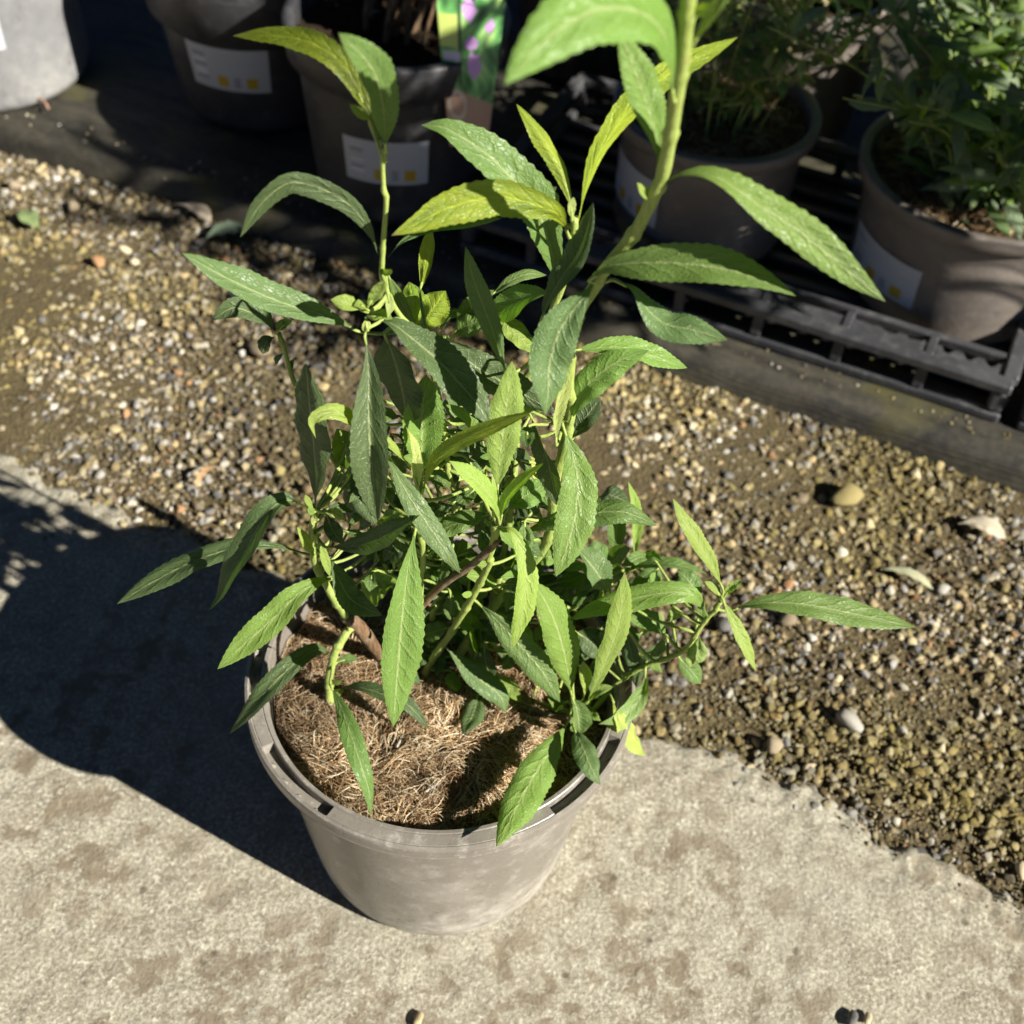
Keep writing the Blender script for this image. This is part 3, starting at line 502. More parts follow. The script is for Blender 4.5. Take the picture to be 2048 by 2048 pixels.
 ('right_shoot',[[0.1461,0.02,0.2437],[0.1392,0.025,0.2532],[0.1315,0.03,0.2579]],0.014,[0.305,-0.605,0.736],'m',33,0),
 ('right_shoot',[[0.1294,0.01,0.2215],[0.1193,0.008,0.2369],[0.1038,0.006,0.2424]],0.0137,[0.635,-0.245,0.733],'mb',31,0),
 ('right_shoot',[[0.1274,0.006,0.2563],[0.1293,0.005,0.2495],[0.1275,0.004,0.244]],0.0103,[0.385,-0.91,0.151],'y',27,0),
 ('right_shoot',[[0.1468,0.01,0.2296],[0.1455,0.011,0.2452],[0.1429,0.012,0.2552]],0.0058,[0.263,-0.958,0.114],'m',33,0),
 ('back_right',[[0.1166,0.04,0.1803],[0.1223,0.04,0.1884],[0.1268,0.04,0.2053]],0.0071,[-0.498,-0.843,0.203],'m',33,0),
 ('right_shoot',[[0.1563,-0.004,0.2674],[0.1662,-0.0052,0.2756],[0.1777,-0.0064,0.2804],[0.1959,-0.0076,0.2819],[0.2215,-0.0088,0.2782],[0.2558,-0.01,0.2723]],0.0172,[0.031,-0.308,0.951],'m',29,0),
 ('right_shoot',[[0.1503,-0.004,0.2854],[0.1406,-0.0005,0.3035],[0.1299,0.003,0.3189],[0.1226,0.0065,0.3288],[0.1165,0.01,0.3389]],0.0114,[0.541,-0.627,0.56],'y',41,0),
 ('right_shoot',[[0.1492,-0.008,0.2844],[0.1554,-0.0153,0.2763],[0.1628,-0.0227,0.2663],[0.1725,-0.03,0.2502]],0.0101,[0.523,-0.549,0.652],'y',41,0),
 ('right_shoot',[[0.1509,-0.004,0.2785],[0.1458,-0.0035,0.2853],[0.1397,-0.003,0.2898]],0.0059,[0.586,-0.513,0.627],'y',41,0),
 ('right_shoot',[[0.1518,-0.004,0.2796],[0.1542,-0.0035,0.2872],[0.1591,-0.003,0.2938]],0.0055,[-0.332,-0.914,0.234],'y',41,0),
 ('right_shoot',[[0.1442,-0.005,0.2444],[0.1439,-0.0095,0.2352],[0.1402,-0.014,0.2258]],0.0144,[0.131,-0.903,0.409],'ml',39,0),
 ('right_shoot',[[0.1348,0.0,0.2186],[0.1449,-0.003,0.2079],[0.1516,-0.006,0.2]],0.0123,[0.293,-0.8,0.524],'m',33,0),
 ('right_shoot',[[0.127,0.004,0.2325],[0.1261,0.004,0.2189],[0.1202,0.004,0.2039]],0.0069,[-0.432,-0.896,0.103],'m',33,0),
 ('right_shoot',[[0.1025,0.01,0.2327],[0.1096,0.005,0.2111],[0.114,-0.0011,0.1933]],0.0108,[-0.255,-0.947,0.193],'d',33,0),
 ('back_left',[[-0.0945,0.07,0.3781],[-0.0965,0.0675,0.3903],[-0.1038,0.065,0.3963],[-0.1115,0.0625,0.4002],[-0.122,0.06,0.394]],0.0123,[0.594,-0.384,0.707],'d',33,0),
 ('back_left',[[-0.0939,0.07,0.3766],[-0.0976,0.0675,0.3752],[-0.1,0.065,0.3689]],0.0086,[-0.296,-0.674,0.677],'d',33,0),
 ('back_left',[[-0.0928,0.07,0.3798],[-0.0882,0.07,0.3864],[-0.0836,0.07,0.3883]],0.0058,[-0.213,-0.95,0.227],'y',39,0),
 ('back_left',[[-0.0913,0.068,0.3826],[-0.0889,0.069,0.3851],[-0.0875,0.07,0.3895]],0.0053,[0.237,-0.96,0.146],'y',39,0),
 ('back_left',[[-0.0899,0.07,0.3663],[-0.0936,0.07,0.3616],[-0.0948,0.07,0.3572]],0.0038,[-0.318,-0.933,0.171],'d',39,0),
 ('back_left',[[-0.0886,0.07,0.3522],[-0.0865,0.07,0.3579],[-0.0845,0.07,0.3625]],0.0038,[-0.231,-0.968,0.093],'m',39,0),
 ('left_shoot',[[-0.0456,0.01,0.3413],[-0.0497,0.015,0.3516],[-0.0553,0.02,0.3626]],0.0171,[0.471,-0.696,0.541],'mb',31,0),
 ('left_shoot',[[-0.0475,0.004,0.3497],[-0.0393,-0.003,0.3374],[-0.0332,-0.01,0.3258]],0.0146,[0.213,-0.782,0.586],'d',35,0),
 ('front_left',[[-0.0335,-0.004,0.3202],[-0.0257,-0.007,0.3297],[-0.0174,-0.01,0.3369]],0.0115,[-0.74,-0.182,0.647],'y',33,0),
 ('left_shoot',[[-0.0595,-0.004,0.3259],[-0.056,-0.009,0.3199],[-0.0508,-0.014,0.3141]],0.0099,[0.048,-0.744,0.666],'d',33,0),
 ('left_shoot',[[-0.0528,0.02,0.2859],[-0.0488,0.02,0.3162],[-0.049,0.02,0.3305]],0.0123,[-0.293,-0.956,0.025],'d',33,0),
 ('front_left',[[0.014,-0.01,0.3582],[0.0088,-0.011,0.3543],[0.0032,-0.012,0.3501]],0.0066,[-0.496,-0.419,0.761],'dl',33,0),
 ('centre_back',[[0.0339,0.02,0.3535],[0.0422,0.018,0.3484],[0.051,0.016,0.3416]],0.0105,[-0.411,0.503,-0.761],'p',29,1),
 ('tall_left',[[0.002,0.012,0.3822],[0.0104,0.011,0.3819],[0.0178,0.01,0.3756]],0.0087,[0.31,-0.397,0.864],'mb',31,0),
 ('tall_left',[[0.0005,0.014,0.3619],[0.0098,0.013,0.367],[0.0186,0.012,0.359]],0.0125,[0.077,-0.518,0.852],'d',31,0),
 ('tall_left',[[-0.0027,0.016,0.3438],[0.0044,0.015,0.3512],[0.0166,0.014,0.3386]],0.0117,[0.157,-0.577,0.802],'d',31,0),
 ('tall_right',[[0.0127,0.014,0.2161],[0.0224,0.01,0.2173],[0.034,0.006,0.2108]],0.0132,[0.082,-0.393,0.916],'d',32,0),
 ('tall_right',[[0.0335,0.012,0.228],[0.0422,0.006,0.2266],[0.0527,0.0,0.2185]],0.0128,[0.213,-0.373,0.903],'mb',32,0),
 ('tall_left',[[-0.0058,0.02,0.2287],[-0.0078,0.019,0.2177],[-0.0035,0.018,0.2072]],0.0117,[0.587,-0.798,0.138],'m',32,0),
 ('front_centre',[[0.006,0.004,0.2252],[-0.0033,0.004,0.2207],[-0.0119,0.004,0.2145]],0.0129,[-0.476,-0.376,0.795],'m',32,0),
 ('tall_right',[[0.0766,0.02,0.2082],[0.0867,0.016,0.204],[0.0966,0.012,0.1961]],0.0191,[0.256,-0.557,0.79],'d',32,0),
 ('back_right',[[0.0814,0.0173,0.1776],[0.0887,0.0276,0.1809],[0.0972,0.03,0.1953]],0.0142,[-0.297,-0.63,0.717],'dl',32,0),
 ('tall_right',[[0.0496,0.02,0.269],[0.0562,0.02,0.2744],[0.0624,0.02,0.2719]],0.0125,[-0.21,-0.324,0.922],'mb',32,0),
 ('tall_right',[[0.0622,0.025,0.2448],[0.0714,0.0275,0.246],[0.0793,0.03,0.2496]],0.0125,[-0.121,-0.429,0.895],'m',32,0),
 ('front_centre',[[-0.0049,0.01,0.1872],[-0.0132,0.007,0.1904],[-0.0184,0.004,0.1829]],0.0149,[-0.177,-0.273,0.946],'d',32,0),
 ('front_centre',[[0.0052,0.0069,0.1778],[0.007,-0.0011,0.1782],[0.0097,-0.0084,0.1778]],0.011,[0.191,0.052,0.98],'mb',32,0),
 ('tall_right',[[0.0145,0.02,0.2119],[0.0099,0.025,0.2083],[0.0222,0.03,0.219]],0.0148,[0.027,-0.59,0.807],'mb',32,0),
 ('tall_right',[[0.024,0.006,0.2088],[0.0256,0.002,0.1983],[0.0295,-0.002,0.1841]],0.0144,[-0.182,-0.947,0.266],'d',32,0),
 ('tall_left',[[0.0014,0.02,0.2412],[-0.0063,0.025,0.2441],[-0.0119,0.03,0.2569]],0.0227,[0.387,-0.593,0.707],'m',32,0),
 ('tall_left',[[0.0034,0.02,0.2513],[0.0061,0.022,0.2667],[0.0088,0.024,0.2802]],0.0208,[0.267,-0.96,0.083],'mb',32,0),
 ('tall_right',[[0.0489,0.02,0.314],[0.0537,0.025,0.3104],[0.0592,0.03,0.3127]],0.0166,[0.348,-0.242,0.906],'m',32,0),
 ('back_right',[[0.0843,0.06,0.2825],[0.0887,0.055,0.2899],[0.0998,0.05,0.2905]],0.0133,[-0.503,-0.097,0.859],'d',32,0),
 ('back_right',[[0.0951,0.05,0.2377],[0.0858,0.05,0.245],[0.0783,0.05,0.2459]],0.0149,[0.415,-0.328,0.849],'m',32,0),
 ('back_right',[[0.0761,0.05,0.2082],[0.0809,0.05,0.2157],[0.0896,0.05,0.2167]],0.015,[-0.499,-0.348,0.794],'m',32,0),
 ('right_shoot',[[0.1013,0.02,0.2075],[0.1079,0.015,0.215],[0.1138,0.01,0.21]],0.0133,[-0.263,-0.085,0.961],'m',32,0),
 ('back_right',[[0.1165,0.05,0.2196],[0.1107,0.05,0.2224],[0.1142,0.05,0.2017]],0.0093,[-0.423,-0.904,0.054],'dl',32,0),
 ('tall_left',[[-0.0239,0.02,0.2706],[-0.0338,0.025,0.2605],[-0.038,0.03,0.2761]],0.0146,[0.113,-0.348,0.931],'d',32,0),
 ('tall_left',[[-0.0276,0.015,0.2605],[-0.0368,0.0125,0.2497],[-0.0418,0.01,0.2425]],0.0166,[-0.41,-0.743,0.529],'y',32,0),
 ('front_centre',[[0.0416,0.02,0.1786],[0.0514,0.015,0.1848],[0.0575,0.0083,0.1782]],0.0129,[-0.184,-0.283,0.941],'d',32,0),
 ('tall_right',[[0.0619,0.02,0.1884],[0.0715,0.015,0.1927],[0.08,0.01,0.1821]],0.014,[0.057,-0.452,0.89],'d',32,0),
 ('tall_left',[[-0.0083,0.012,0.1932],[-0.0125,0.012,0.2054],[-0.0104,0.012,0.2144]],0.0086,[0.775,-0.627,0.075],'mb',32,0),
 ('low_right',[[0.0883,-0.0122,0.1776],[0.0921,0.002,0.1819],[0.0918,0.004,0.2068]],0.0128,[-0.317,-0.813,0.489],'d',32,0),
 ('front_centre',[[-0.0168,0.0,0.1906],[-0.0178,-0.002,0.1822],[-0.0122,-0.004,0.1782]],0.0088,[0.646,-0.623,0.44],'d',32,0),
 ('front_centre',[[0.0428,0.0273,0.2225],[0.0383,0.0213,0.223],[0.0345,0.0153,0.2167]],0.0122,[-0.333,-0.215,0.918],'d',33,0),
 ('tall_right',[[0.0148,0.0258,0.1776],[0.0089,0.0326,0.178],[0.0014,0.0308,0.1825]],0.0131,[0.268,-0.211,0.94],'m',33,0),
 ('tall_left',[[0.0258,0.0464,0.238],[0.0294,0.0404,0.2391],[0.0363,0.0344,0.2339]],0.0081,[-0.223,-0.481,0.848],'dl',33,0),
 ('centre_back',[[-0.0005,0.0223,0.1973],[-0.0038,0.0163,0.2027],[-0.0104,0.0103,0.2007]],0.0082,[0.016,0.258,0.966],'m',33,0),
 ('front_centre',[[0.0397,0.0443,0.2428],[0.0397,0.0383,0.238],[0.0383,0.0323,0.2262]],0.0105,[0.317,-0.782,0.536],'mb',33,0),
 ('tall_right',[[0.0035,0.0225,0.2077],[-0.0039,0.0165,0.216],[-0.0111,0.0105,0.2173]],0.0072,[0.484,0.106,0.869],'d',33,0),
 ('tall_left',[[-0.0183,0.0448,0.1776],[-0.0155,0.0406,0.2008],[-0.0145,0.0346,0.2184]],0.0201,[-0.977,-0.209,0.04],'m',33,0),
 ('centre_back',[[-0.0009,0.0164,0.1778],[-0.009,0.0185,0.1921],[-0.016,0.0125,0.2097]],0.0107,[0.54,-0.827,0.155],'dl',33,0),
 ('front_centre',[[-0.0318,0.0324,0.1776],[-0.0179,0.027,0.1957],[-0.0042,0.021,0.2071]],0.0133,[-0.74,-0.065,0.669],'m',33,0),
 ('tall_right',[[0.0333,0.0487,0.194],[0.0351,0.0427,0.2217],[0.0375,0.0367,0.2417]],0.0162,[-0.97,-0.24,0.026],'mb',33,0),
 ('tall_left',[[0.0565,0.0403,0.1958],[0.0452,0.0343,0.2065],[0.0356,0.0283,0.2103]],0.0101,[0.598,-0.085,0.797],'d',33,0),
 ('centre_back',[[0.036,0.0223,0.1782],[0.0456,0.0233,0.1779],[0.0537,0.0186,0.1778]],0.0074,[-0.01,-0.175,0.984],'m',33,0),
 ('front_centre',[[0.0488,0.0223,0.2387],[0.0426,0.0163,0.2423],[0.0368,0.0103,0.2394]],0.0084,[0.307,-0.257,0.916],'dl',33,0),
 ('tall_right',[[0.0198,0.0309,0.258],[0.0095,0.0249,0.2651],[0.0034,0.0189,0.2664]],0.0147,[0.342,0.174,0.923],'m',33,0),
 ('tall_left',[[0.0382,0.045,0.1801],[0.0346,0.039,0.2003],[0.0309,0.033,0.2129]],0.0143,[0.951,0.157,0.268],'mb',33,0),
 ('centre_back',[[-0.0223,0.0313,0.2437],[-0.0099,0.0253,0.2534],[0.0049,0.0193,0.2569]],0.0108,[-0.456,-0.058,0.888],'d',33,0),
 ('front_centre',[[0.0476,0.044,0.2256],[0.0519,0.038,0.2478],[0.0568,0.032,0.263]],0.0183,[-0.972,-0.119,0.201],'m',33,0),
 ('tall_right',[[0.0588,0.0444,0.2116],[0.0512,0.0384,0.2343],[0.0458,0.0324,0.2498]],0.0132,[-0.915,-0.171,-0.365],'dl',33,0),
 ('tall_left',[[0.0207,0.0265,0.1929],[0.0293,0.0205,0.2175],[0.0383,0.0145,0.2345]],0.0102,[-0.924,-0.031,0.382],'m',33,0),
 ('centre_back',[[0.0179,0.0217,0.1777],[0.0087,0.0313,0.1778],[0.0009,0.0306,0.1847]],0.0098,[0.187,-0.358,0.915],'mb',33,0),
 ('front_centre',[[0.0406,0.0455,0.2369],[0.05,0.0395,0.2553],[0.0601,0.0335,0.267]],0.0107,[-0.849,-0.066,0.524],'d',33,0),
 ('tall_right',[[0.015,0.0268,0.2263],[0.0225,0.0208,0.2445],[0.0264,0.0148,0.2556]],0.0194,[-0.922,0.057,0.384],'m',33,0),
 ('tall_left',[[0.0069,0.0382,0.1982],[-0.0041,0.0322,0.1999],[-0.013,0.0262,0.1946]],0.0123,[-0.104,-0.126,0.987],'dl',33,0),
 ('centre_back',[[0.0517,0.0473,0.2283],[0.0476,0.0413,0.225],[0.0433,0.0353,0.2148]],0.0097,[-0.112,-0.709,0.696],'m',33,0),
 ('front_centre',[[0.0508,0.0377,0.1958],[0.0388,0.0317,0.2037],[0.0276,0.0257,0.2045]],0.0071,[0.359,-0.01,0.933],'mb',33,0),
 ('tall_right',[[0.0005,0.029,0.2293],[-0.0073,0.023,0.2327],[-0.0134,0.017,0.2297]],0.0076,[0.221,-0.22,0.95],'d',33,0),
 ('tall_left',[[0.0064,0.0351,0.2244],[0.0071,0.0291,0.2449],[0.011,0.0231,0.2588]],0.0063,[0.595,0.78,0.193],'m',33,0),
 ('centre_back',[[0.0472,0.0172,0.1779],[0.0388,0.0232,0.1778],[0.0309,0.0237,0.1782]],0.0108,[-0.131,-0.364,0.922],'dl',33,0),
 ('front_centre',[[0.018,0.0464,0.1948],[0.0204,0.0404,0.1941],[0.0255,0.0344,0.1865]],0.0125,[-0.186,-0.635,0.75],'m',33,0),
 ('tall_right',[[0.0346,0.0296,0.2439],[0.0392,0.0236,0.267],[0.0431,0.0176,0.2832]],0.0164,[-0.975,-0.143,0.168],'mb',33,0),
 ('back_right',[[0.0667,0.0425,0.2307],[0.0588,0.0365,0.2347],[0.0511,0.0305,0.2321]],0.009,[0.256,-0.216,0.942],'d',33,0),
 ('right_shoot',[[0.1162,0.0336,0.2643],[0.1075,0.0276,0.2696],[0.098,0.0216,0.2686]],0.0081,[0.316,-0.147,0.937],'m',33,0),
 ('tall_right',[[0.1155,0.0416,0.1697],[0.1106,0.0356,0.1959],[0.1084,0.0296,0.2143]],0.0133,[0.988,-0.044,0.145],'dl',33,0),
 ('back_right',[[0.0622,0.0425,0.2461],[0.071,0.0365,0.2575],[0.0766,0.0305,0.2621]],0.0066,[-0.776,-0.1,0.623],'m',33,0),
 ('right_shoot',[[0.0785,0.0396,0.1775],[0.0878,0.0306,0.1936],[0.097,0.0282,0.1932]],0.008,[-0.687,-0.139,0.713],'mb',33,0),
 ('tall_right',[[0.1182,0.0282,0.1795],[0.115,0.0083,0.1932],[0.1146,-0.0064,0.1931]],0.0117,[-0.179,0.374,0.91],'d',33,0),
 ('back_right',[[0.0832,0.0255,0.2407],[0.0771,0.0195,0.2414],[0.0726,0.0135,0.2356]],0.0081,[-0.306,-0.133,0.943],'m',33,0),
 ('right_shoot',[[0.1309,0.0348,0.2292],[0.1167,0.0288,0.2388],[0.1024,0.0228,0.2416]],0.0101,[0.397,0.007,0.918],'dl',33,0),
 ('tall_right',[[0.0746,0.0189,0.1781],[0.0675,0.0227,0.1777],[0.0583,0.0202,0.1783]],0.0122,[-0.009,-0.236,0.972],'m',33,0),
 ('back_right',[[0.1252,0.0367,0.2189],[0.1199,0.0307,0.2396],[0.1146,0.0247,0.2531]],0.0183,[0.953,0.011,0.302],'mb',33,0),
 ('right_shoot',[[0.1188,0.0521,0.2255],[0.1199,0.0461,0.2219],[0.1251,0.0401,0.2119]],0.012,[-0.115,-0.771,0.626],'d',33,0),
 ('tall_right',[[0.0574,0.0513,0.2071],[0.0675,0.0453,0.2115],[0.0782,0.0393,0.209]],0.0062,[-0.25,-0.289,0.924],'m',33,0),
 ('back_right',[[0.0901,0.0345,0.2419],[0.0949,0.0285,0.2659],[0.1015,0.0225,0.2831]],0.015,[-0.961,-0.173,0.216],'dl',33,0),
 ('right_shoot',[[0.0649,0.0454,0.2303],[0.0599,0.0394,0.2499],[0.0572,0.0334,0.2629]],0.0233,[0.954,0.128,0.272],'m',33,0),
 ('tall_right',[[0.0942,0.0325,0.2173],[0.0912,0.0265,0.2377],[0.0886,0.0205,0.251]],0.0214,[-0.985,0.122,-0.121],'mb',33,0),
 ('back_right',[[0.0857,0.0388,0.2116],[0.0887,0.0328,0.2332],[0.0882,0.0268,0.2471]],0.0113,[0.933,0.356,0.056],'d',33,0),
 ('right_shoot',[[0.0647,0.0338,0.2455],[0.0719,0.0278,0.2586],[0.0803,0.0218,0.2653]],0.0074,[-0.81,-0.102,0.577],'m',33,0),
 ('tall_right',[[0.1361,0.0353,0.1836],[0.127,0.0293,0.1788],[0.1232,0.0233,0.167]],0.0091,[-0.239,-0.691,0.682],'dl',33,0),
 ('back_right',[[0.1245,0.0519,0.2345],[0.1186,0.0459,0.2323],[0.1092,0.0399,0.2228]],0.0119,[-0.347,-0.39,0.853],'m',33,0),
 ('right_shoot',[[0.1139,0.0434,0.1575],[0.1262,0.0374,0.1606],[0.136,0.0314,0.1557]],0.0083,[-0.161,-0.428,0.889],'mb',33,0),
 ('tall_right',[[0.0622,0.0266,0.2241],[0.0656,0.0206,0.2432],[0.0693,0.0146,0.2553]],0.0186,[-0.308,0.863,0.401],'d',33,0),
 ('back_right',[[0.1203,0.0411,0.2069],[0.1231,0.0351,0.2057],[0.1288,0.0291,0.1977]],0.0063,[-0.235,-0.692,0.683],'m',33,0),
 ('right_shoot',[[0.1028,0.0186,0.1936],[0.0963,0.0208,0.2025],[0.0909,0.0148,0.2153]],0.0136,[0.861,-0.285,0.422],'dl',33,0),
 ('tall_right',[[0.0923,0.0276,0.2423],[0.083,0.0216,0.2598],[0.0756,0.0156,0.2708]],0.0114,[0.868,-0.038,0.494],'m',33,0),
 ('back_right',[[0.1065,0.036,0.2604],[0.1152,0.03,0.2698],[0.1203,0.024,0.2724]],0.0063,[-0.638,0.034,0.769],'mb',33,0),
 ('right_shoot',[[0.0948,0.0338,0.1937],[0.0913,0.0296,0.1938],[0.0882,0.0236,0.1891]],0.0098,[-0.339,-0.199,0.92],'d',33,0),
 ('tall_right',[[-0.0087,0.0276,0.2421],[-0.0048,0.0216,0.2601],[0.0018,0.0156,0.2718]],0.0194,[-0.945,-0.014,0.327],'m',33,0),
 ('tall_left',[[-0.0129,0.0339,0.2548],[-0.004,0.0279,0.2767],[0.0023,0.0219,0.2916]],0.0161,[-0.929,-0.17,0.328],'dl',33,0),
 ('centre_back',[[-0.0295,0.0526,0.2812],[-0.0394,0.0466,0.2908],[-0.0495,0.0406,0.2945]],0.0079,[0.571,-0.038,0.82],'m',33,0),
 ('back_fill',[[0.0078,0.0386,0.3356],[0.003,0.0326,0.3485],[-0.0025,0.0266,0.3558]],0.0112,[0.891,0.001,0.454],'mb',33,0),
 ('front_centre',[[0.0247,0.0454,0.2835],[0.03,0.0394,0.3063],[0.0359,0.0334,0.3227]],0.0074,[-0.722,-0.692,-0.005],'d',33,0),
 ('tall_right',[[-0.0511,0.0581,0.3046],[-0.048,0.0521,0.3062],[-0.0459,0.0461,0.302]],0.0087,[-0.217,-0.298,0.929],'m',33,0),
 ('tall_left',[[-0.0382,0.0203,0.2594],[-0.0358,0.0143,0.2796],[-0.0352,0.0083,0.2931]],0.0181,[-0.996,-0.041,0.074],'dl',33,0),
 ('centre_back',[[0.027,0.0309,0.2297],[0.0248,0.0249,0.253],[0.0252,0.0189,0.2695]],0.011,[-0.74,-0.634,-0.224],'m',33,0),
 ('back_fill',[[-0.0286,0.0563,0.2577],[-0.0332,0.0503,0.2557],[-0.0354,0.0443,0.2475]],0.0118,[-0.09,-0.613,0.785],'mb',33,0),
 ('front_centre',[[0.0501,0.0271,0.2979],[0.0437,0.0211,0.3163],[0.0395,0.0151,0.3288]],0.0104,[0.952,-0.071,0.299],'d',33,0),
 ('tall_right',[[-0.0253,0.0383,0.3561],[-0.0312,0.0323,0.363],[-0.0394,0.0263,0.3646]],0.0098,[0.512,0.013,0.859],'m',33,0),
 ('tall_left',[[-0.029,0.0558,0.2835],[-0.0294,0.0498,0.3066],[-0.028,0.0438,0.3234]],0.0135,[0.97,-0.227,-0.093],'dl',33,0),
 ('centre_back',[[0.0089,0.0453,0.3544],[0.0144,0.0393,0.3568],[0.0203,0.0333,0.354]],0.0068,[-0.056,-0.091,0.994],'m',33,0),
 ('back_fill',[[0.0283,0.0564,0.2988],[0.0215,0.0504,0.3132],[0.0153,0.0444,0.3219]],0.0103,[0.844,0.1,0.528],'mb',33,0),
 ('front_centre',[[0.0523,0.0344,0.2598],[0.0523,0.0284,0.2574],[0.0495,0.0224,0.2482]],0.0069,[0.242,-0.702,0.67],'d',33,0),
 ('tall_right',[[-0.0362,0.0316,0.2606],[-0.028,0.0256,0.2792],[-0.0173,0.0196,0.2916]],0.0116,[-0.869,-0.158,0.469],'m',33,0),
 ('tall_left',[[-0.0026,0.0508,0.3222],[-0.0122,0.0448,0.3314],[-0.0201,0.0388,0.3353]],0.0084,[0.649,-0.125,0.75],'dl',33,0),
 ('centre_back',[[-0.004,0.0595,0.2234],[-0.0135,0.0535,0.2382],[-0.0238,0.0475,0.2461]],0.0108,[0.772,-0.079,0.631],'m',33,0),
 ('back_fill',[[0.0232,0.0479,0.37],[0.0283,0.0419,0.3706],[0.0309,0.0359,0.3661]],0.0062,[-0.074,-0.353,0.933],'mb',33,0),
 ('front_centre',[[0.04,0.0351,0.2332],[0.0393,0.0291,0.2596],[0.036,0.0231,0.2783]],0.0146,[0.987,-0.157,0.045],'d',33,0),
 ('tall_right',[[-0.0451,0.0402,0.3054],[-0.0371,0.0342,0.3115],[-0.0292,0.0282,0.312]],0.0066,[-0.525,-0.253,0.813],'m',33,0),
 ('tall_left',[[0.0249,0.0352,0.338],[0.0172,0.0292,0.338],[0.0114,0.0232,0.3327]],0.0101,[-0.054,-0.349,0.936],'dl',33,0),
 ('centre_back',[[-0.0047,0.0477,0.2861],[-0.0051,0.0417,0.2821],[-0.0068,0.0357,0.2718]],0.0096,[-0.001,-0.766,0.643],'m',33,0),
 ('back_fill',[[0.0259,0.0382,0.3743],[0.0263,0.0322,0.3739],[0.0251,0.0262,0.3685]],0.0082,[-0.352,-0.39,0.851],'mb',33,0),
 ('front_centre',[[-0.0024,0.0524,0.3188],[0.0059,0.0464,0.323],[0.0109,0.0404,0.3214]],0.008,[-0.345,-0.18,0.921],'d',33,0),
 ('tall_right',[[-0.0109,0.021,0.2526],[-0.0006,0.015,0.2654],[0.0083,0.009,0.2718]],0.0132,[-0.634,0.184,0.751],'m',33,0),
 ('tall_left',[[-0.0489,0.0275,0.342],[-0.044,0.0215,0.3606],[-0.0415,0.0155,0.3734]],0.0126,[-0.963,-0.231,0.137],'dl',33,0),
 ('centre_back',[[-0.0069,0.0343,0.3375],[0.0024,0.0283,0.3477],[0.0135,0.0223,0.3528]],0.0083,[-0.614,-0.039,0.788],'m',33,0),
 ('back_fill',[[-0.0235,0.0496,0.3273],[-0.0238,0.0436,0.3252],[-0.0235,0.0376,0.3176]],0.006,[0.153,-0.621,0.769],'mb',33,0),
 ('front_centre',[[0.0384,0.0339,0.2792],[0.0478,0.0279,0.2808],[0.0573,0.0219,0.2764]],0.0077,[-0.187,-0.497,0.848],'d',33,0),
 ('tall_right',[[0.0327,0.0398,0.3029],[0.0197,0.0338,0.3057],[0.0138,0.0278,0.3035]],0.0067,[0.098,-0.097,0.99],'m',33,0),
 ('tall_left',[[0.0169,0.0505,0.3476],[0.0145,0.0445,0.3638],[0.0161,0.0385,0.375]],0.0172,[0.915,-0.379,-0.141],'dl',33,0),
 ('centre_back',[[-0.0243,0.0528,0.3112],[-0.0335,0.0468,0.3134],[-0.0437,0.0408,0.3098]],0.0078,[0.156,-0.362,0.919],'m',33,0),
 ('back_fill',[[-0.0108,0.0218,0.2661],[-0.0038,0.0158,0.2804],[0.0038,0.0098,0.2884]],0.0096,[-0.84,-0.015,0.542],'mb',33,0),
 ('front_centre',[[-0.0221,0.0523,0.2376],[-0.0326,0.0463,0.2496],[-0.0425,0.0403,0.2551]],0.0107,[0.684,-0.114,0.72],'d',33,0),
 ('tall_right',[[0.0514,0.055,0.2815],[0.0467,0.049,0.2861],[0.0407,0.043,0.2845]],0.0105,[0.273,0.001,0.962],'m',33,0),
 ('tall_left',[[0.0084,0.0253,0.3632],[0.0022,0.0193,0.3796],[-0.0017,0.0133,0.3909]],0.0148,[0.949,-0.133,0.287],'dl',33,0),
 ('centre_back',[[-0.0095,0.0535,0.2479],[-0.0033,0.0475,0.2536],[0.0025,0.0415,0.253]],0.0074,[-0.46,-0.083,0.884],'m',33,0),
 ('back_fill',[[-0.0289,0.0398,0.2842],[-0.0303,0.0338,0.2804],[-0.0292,0.0278,0.2707]],0.0058,[0.234,-0.728,0.644],'mb',33,0),
 ('front_centre',[[0.0266,0.0316,0.3096],[0.0289,0.0256,0.3306],[0.0327,0.0196,0.3455]],0.0147,[0.938,-0.248,-0.244],'d',33,0),
 ('tall_right',[[-0.0026,0.0499,0.2687],[-0.0045,0.0439,0.2899],[-0.0053,0.0379,0.3047]],0.016,[-0.976,-0.172,-0.131],'m',33,0),
 ('tall_left',[[-0.0303,0.023,0.3418],[-0.0334,0.017,0.3599],[-0.0364,0.011,0.3724]],0.0166,[0.983,-0.089,0.162],'dl',33,0),
 ('centre_back',[[-0.0354,0.0294,0.3472],[-0.0439,0.0234,0.3487],[-0.0515,0.0174,0.345]],0.0119,[-0.023,-0.147,0.989],'m',33,0),
 ('back_fill',[[0.0387,0.055,0.2421],[0.0385,0.049,0.2687],[0.0391,0.043,0.2882]],0.0165,[0.957,-0.277,-0.08],'mb',33,0),
 ('front_centre',[[-0.014,0.0506,0.3435],[-0.0146,0.0446,0.3596],[-0.0172,0.0386,0.37]],0.0139,[-0.99,-0.035,-0.136],'d',33,0),
 ('tall_right',[[0.0031,0.0436,0.2434],[-0.0021,0.0376,0.2577],[-0.0135,0.0316,0.2649]],0.0099,[0.802,-0.044,0.595],'m',33,0),
 ('tall_left',[[0.0068,0.0238,0.3307],[0.0035,0.0178,0.3354],[-0.0036,0.0118,0.3344]],0.0074,[0.474,-0.138,0.869],'dl',33,0),
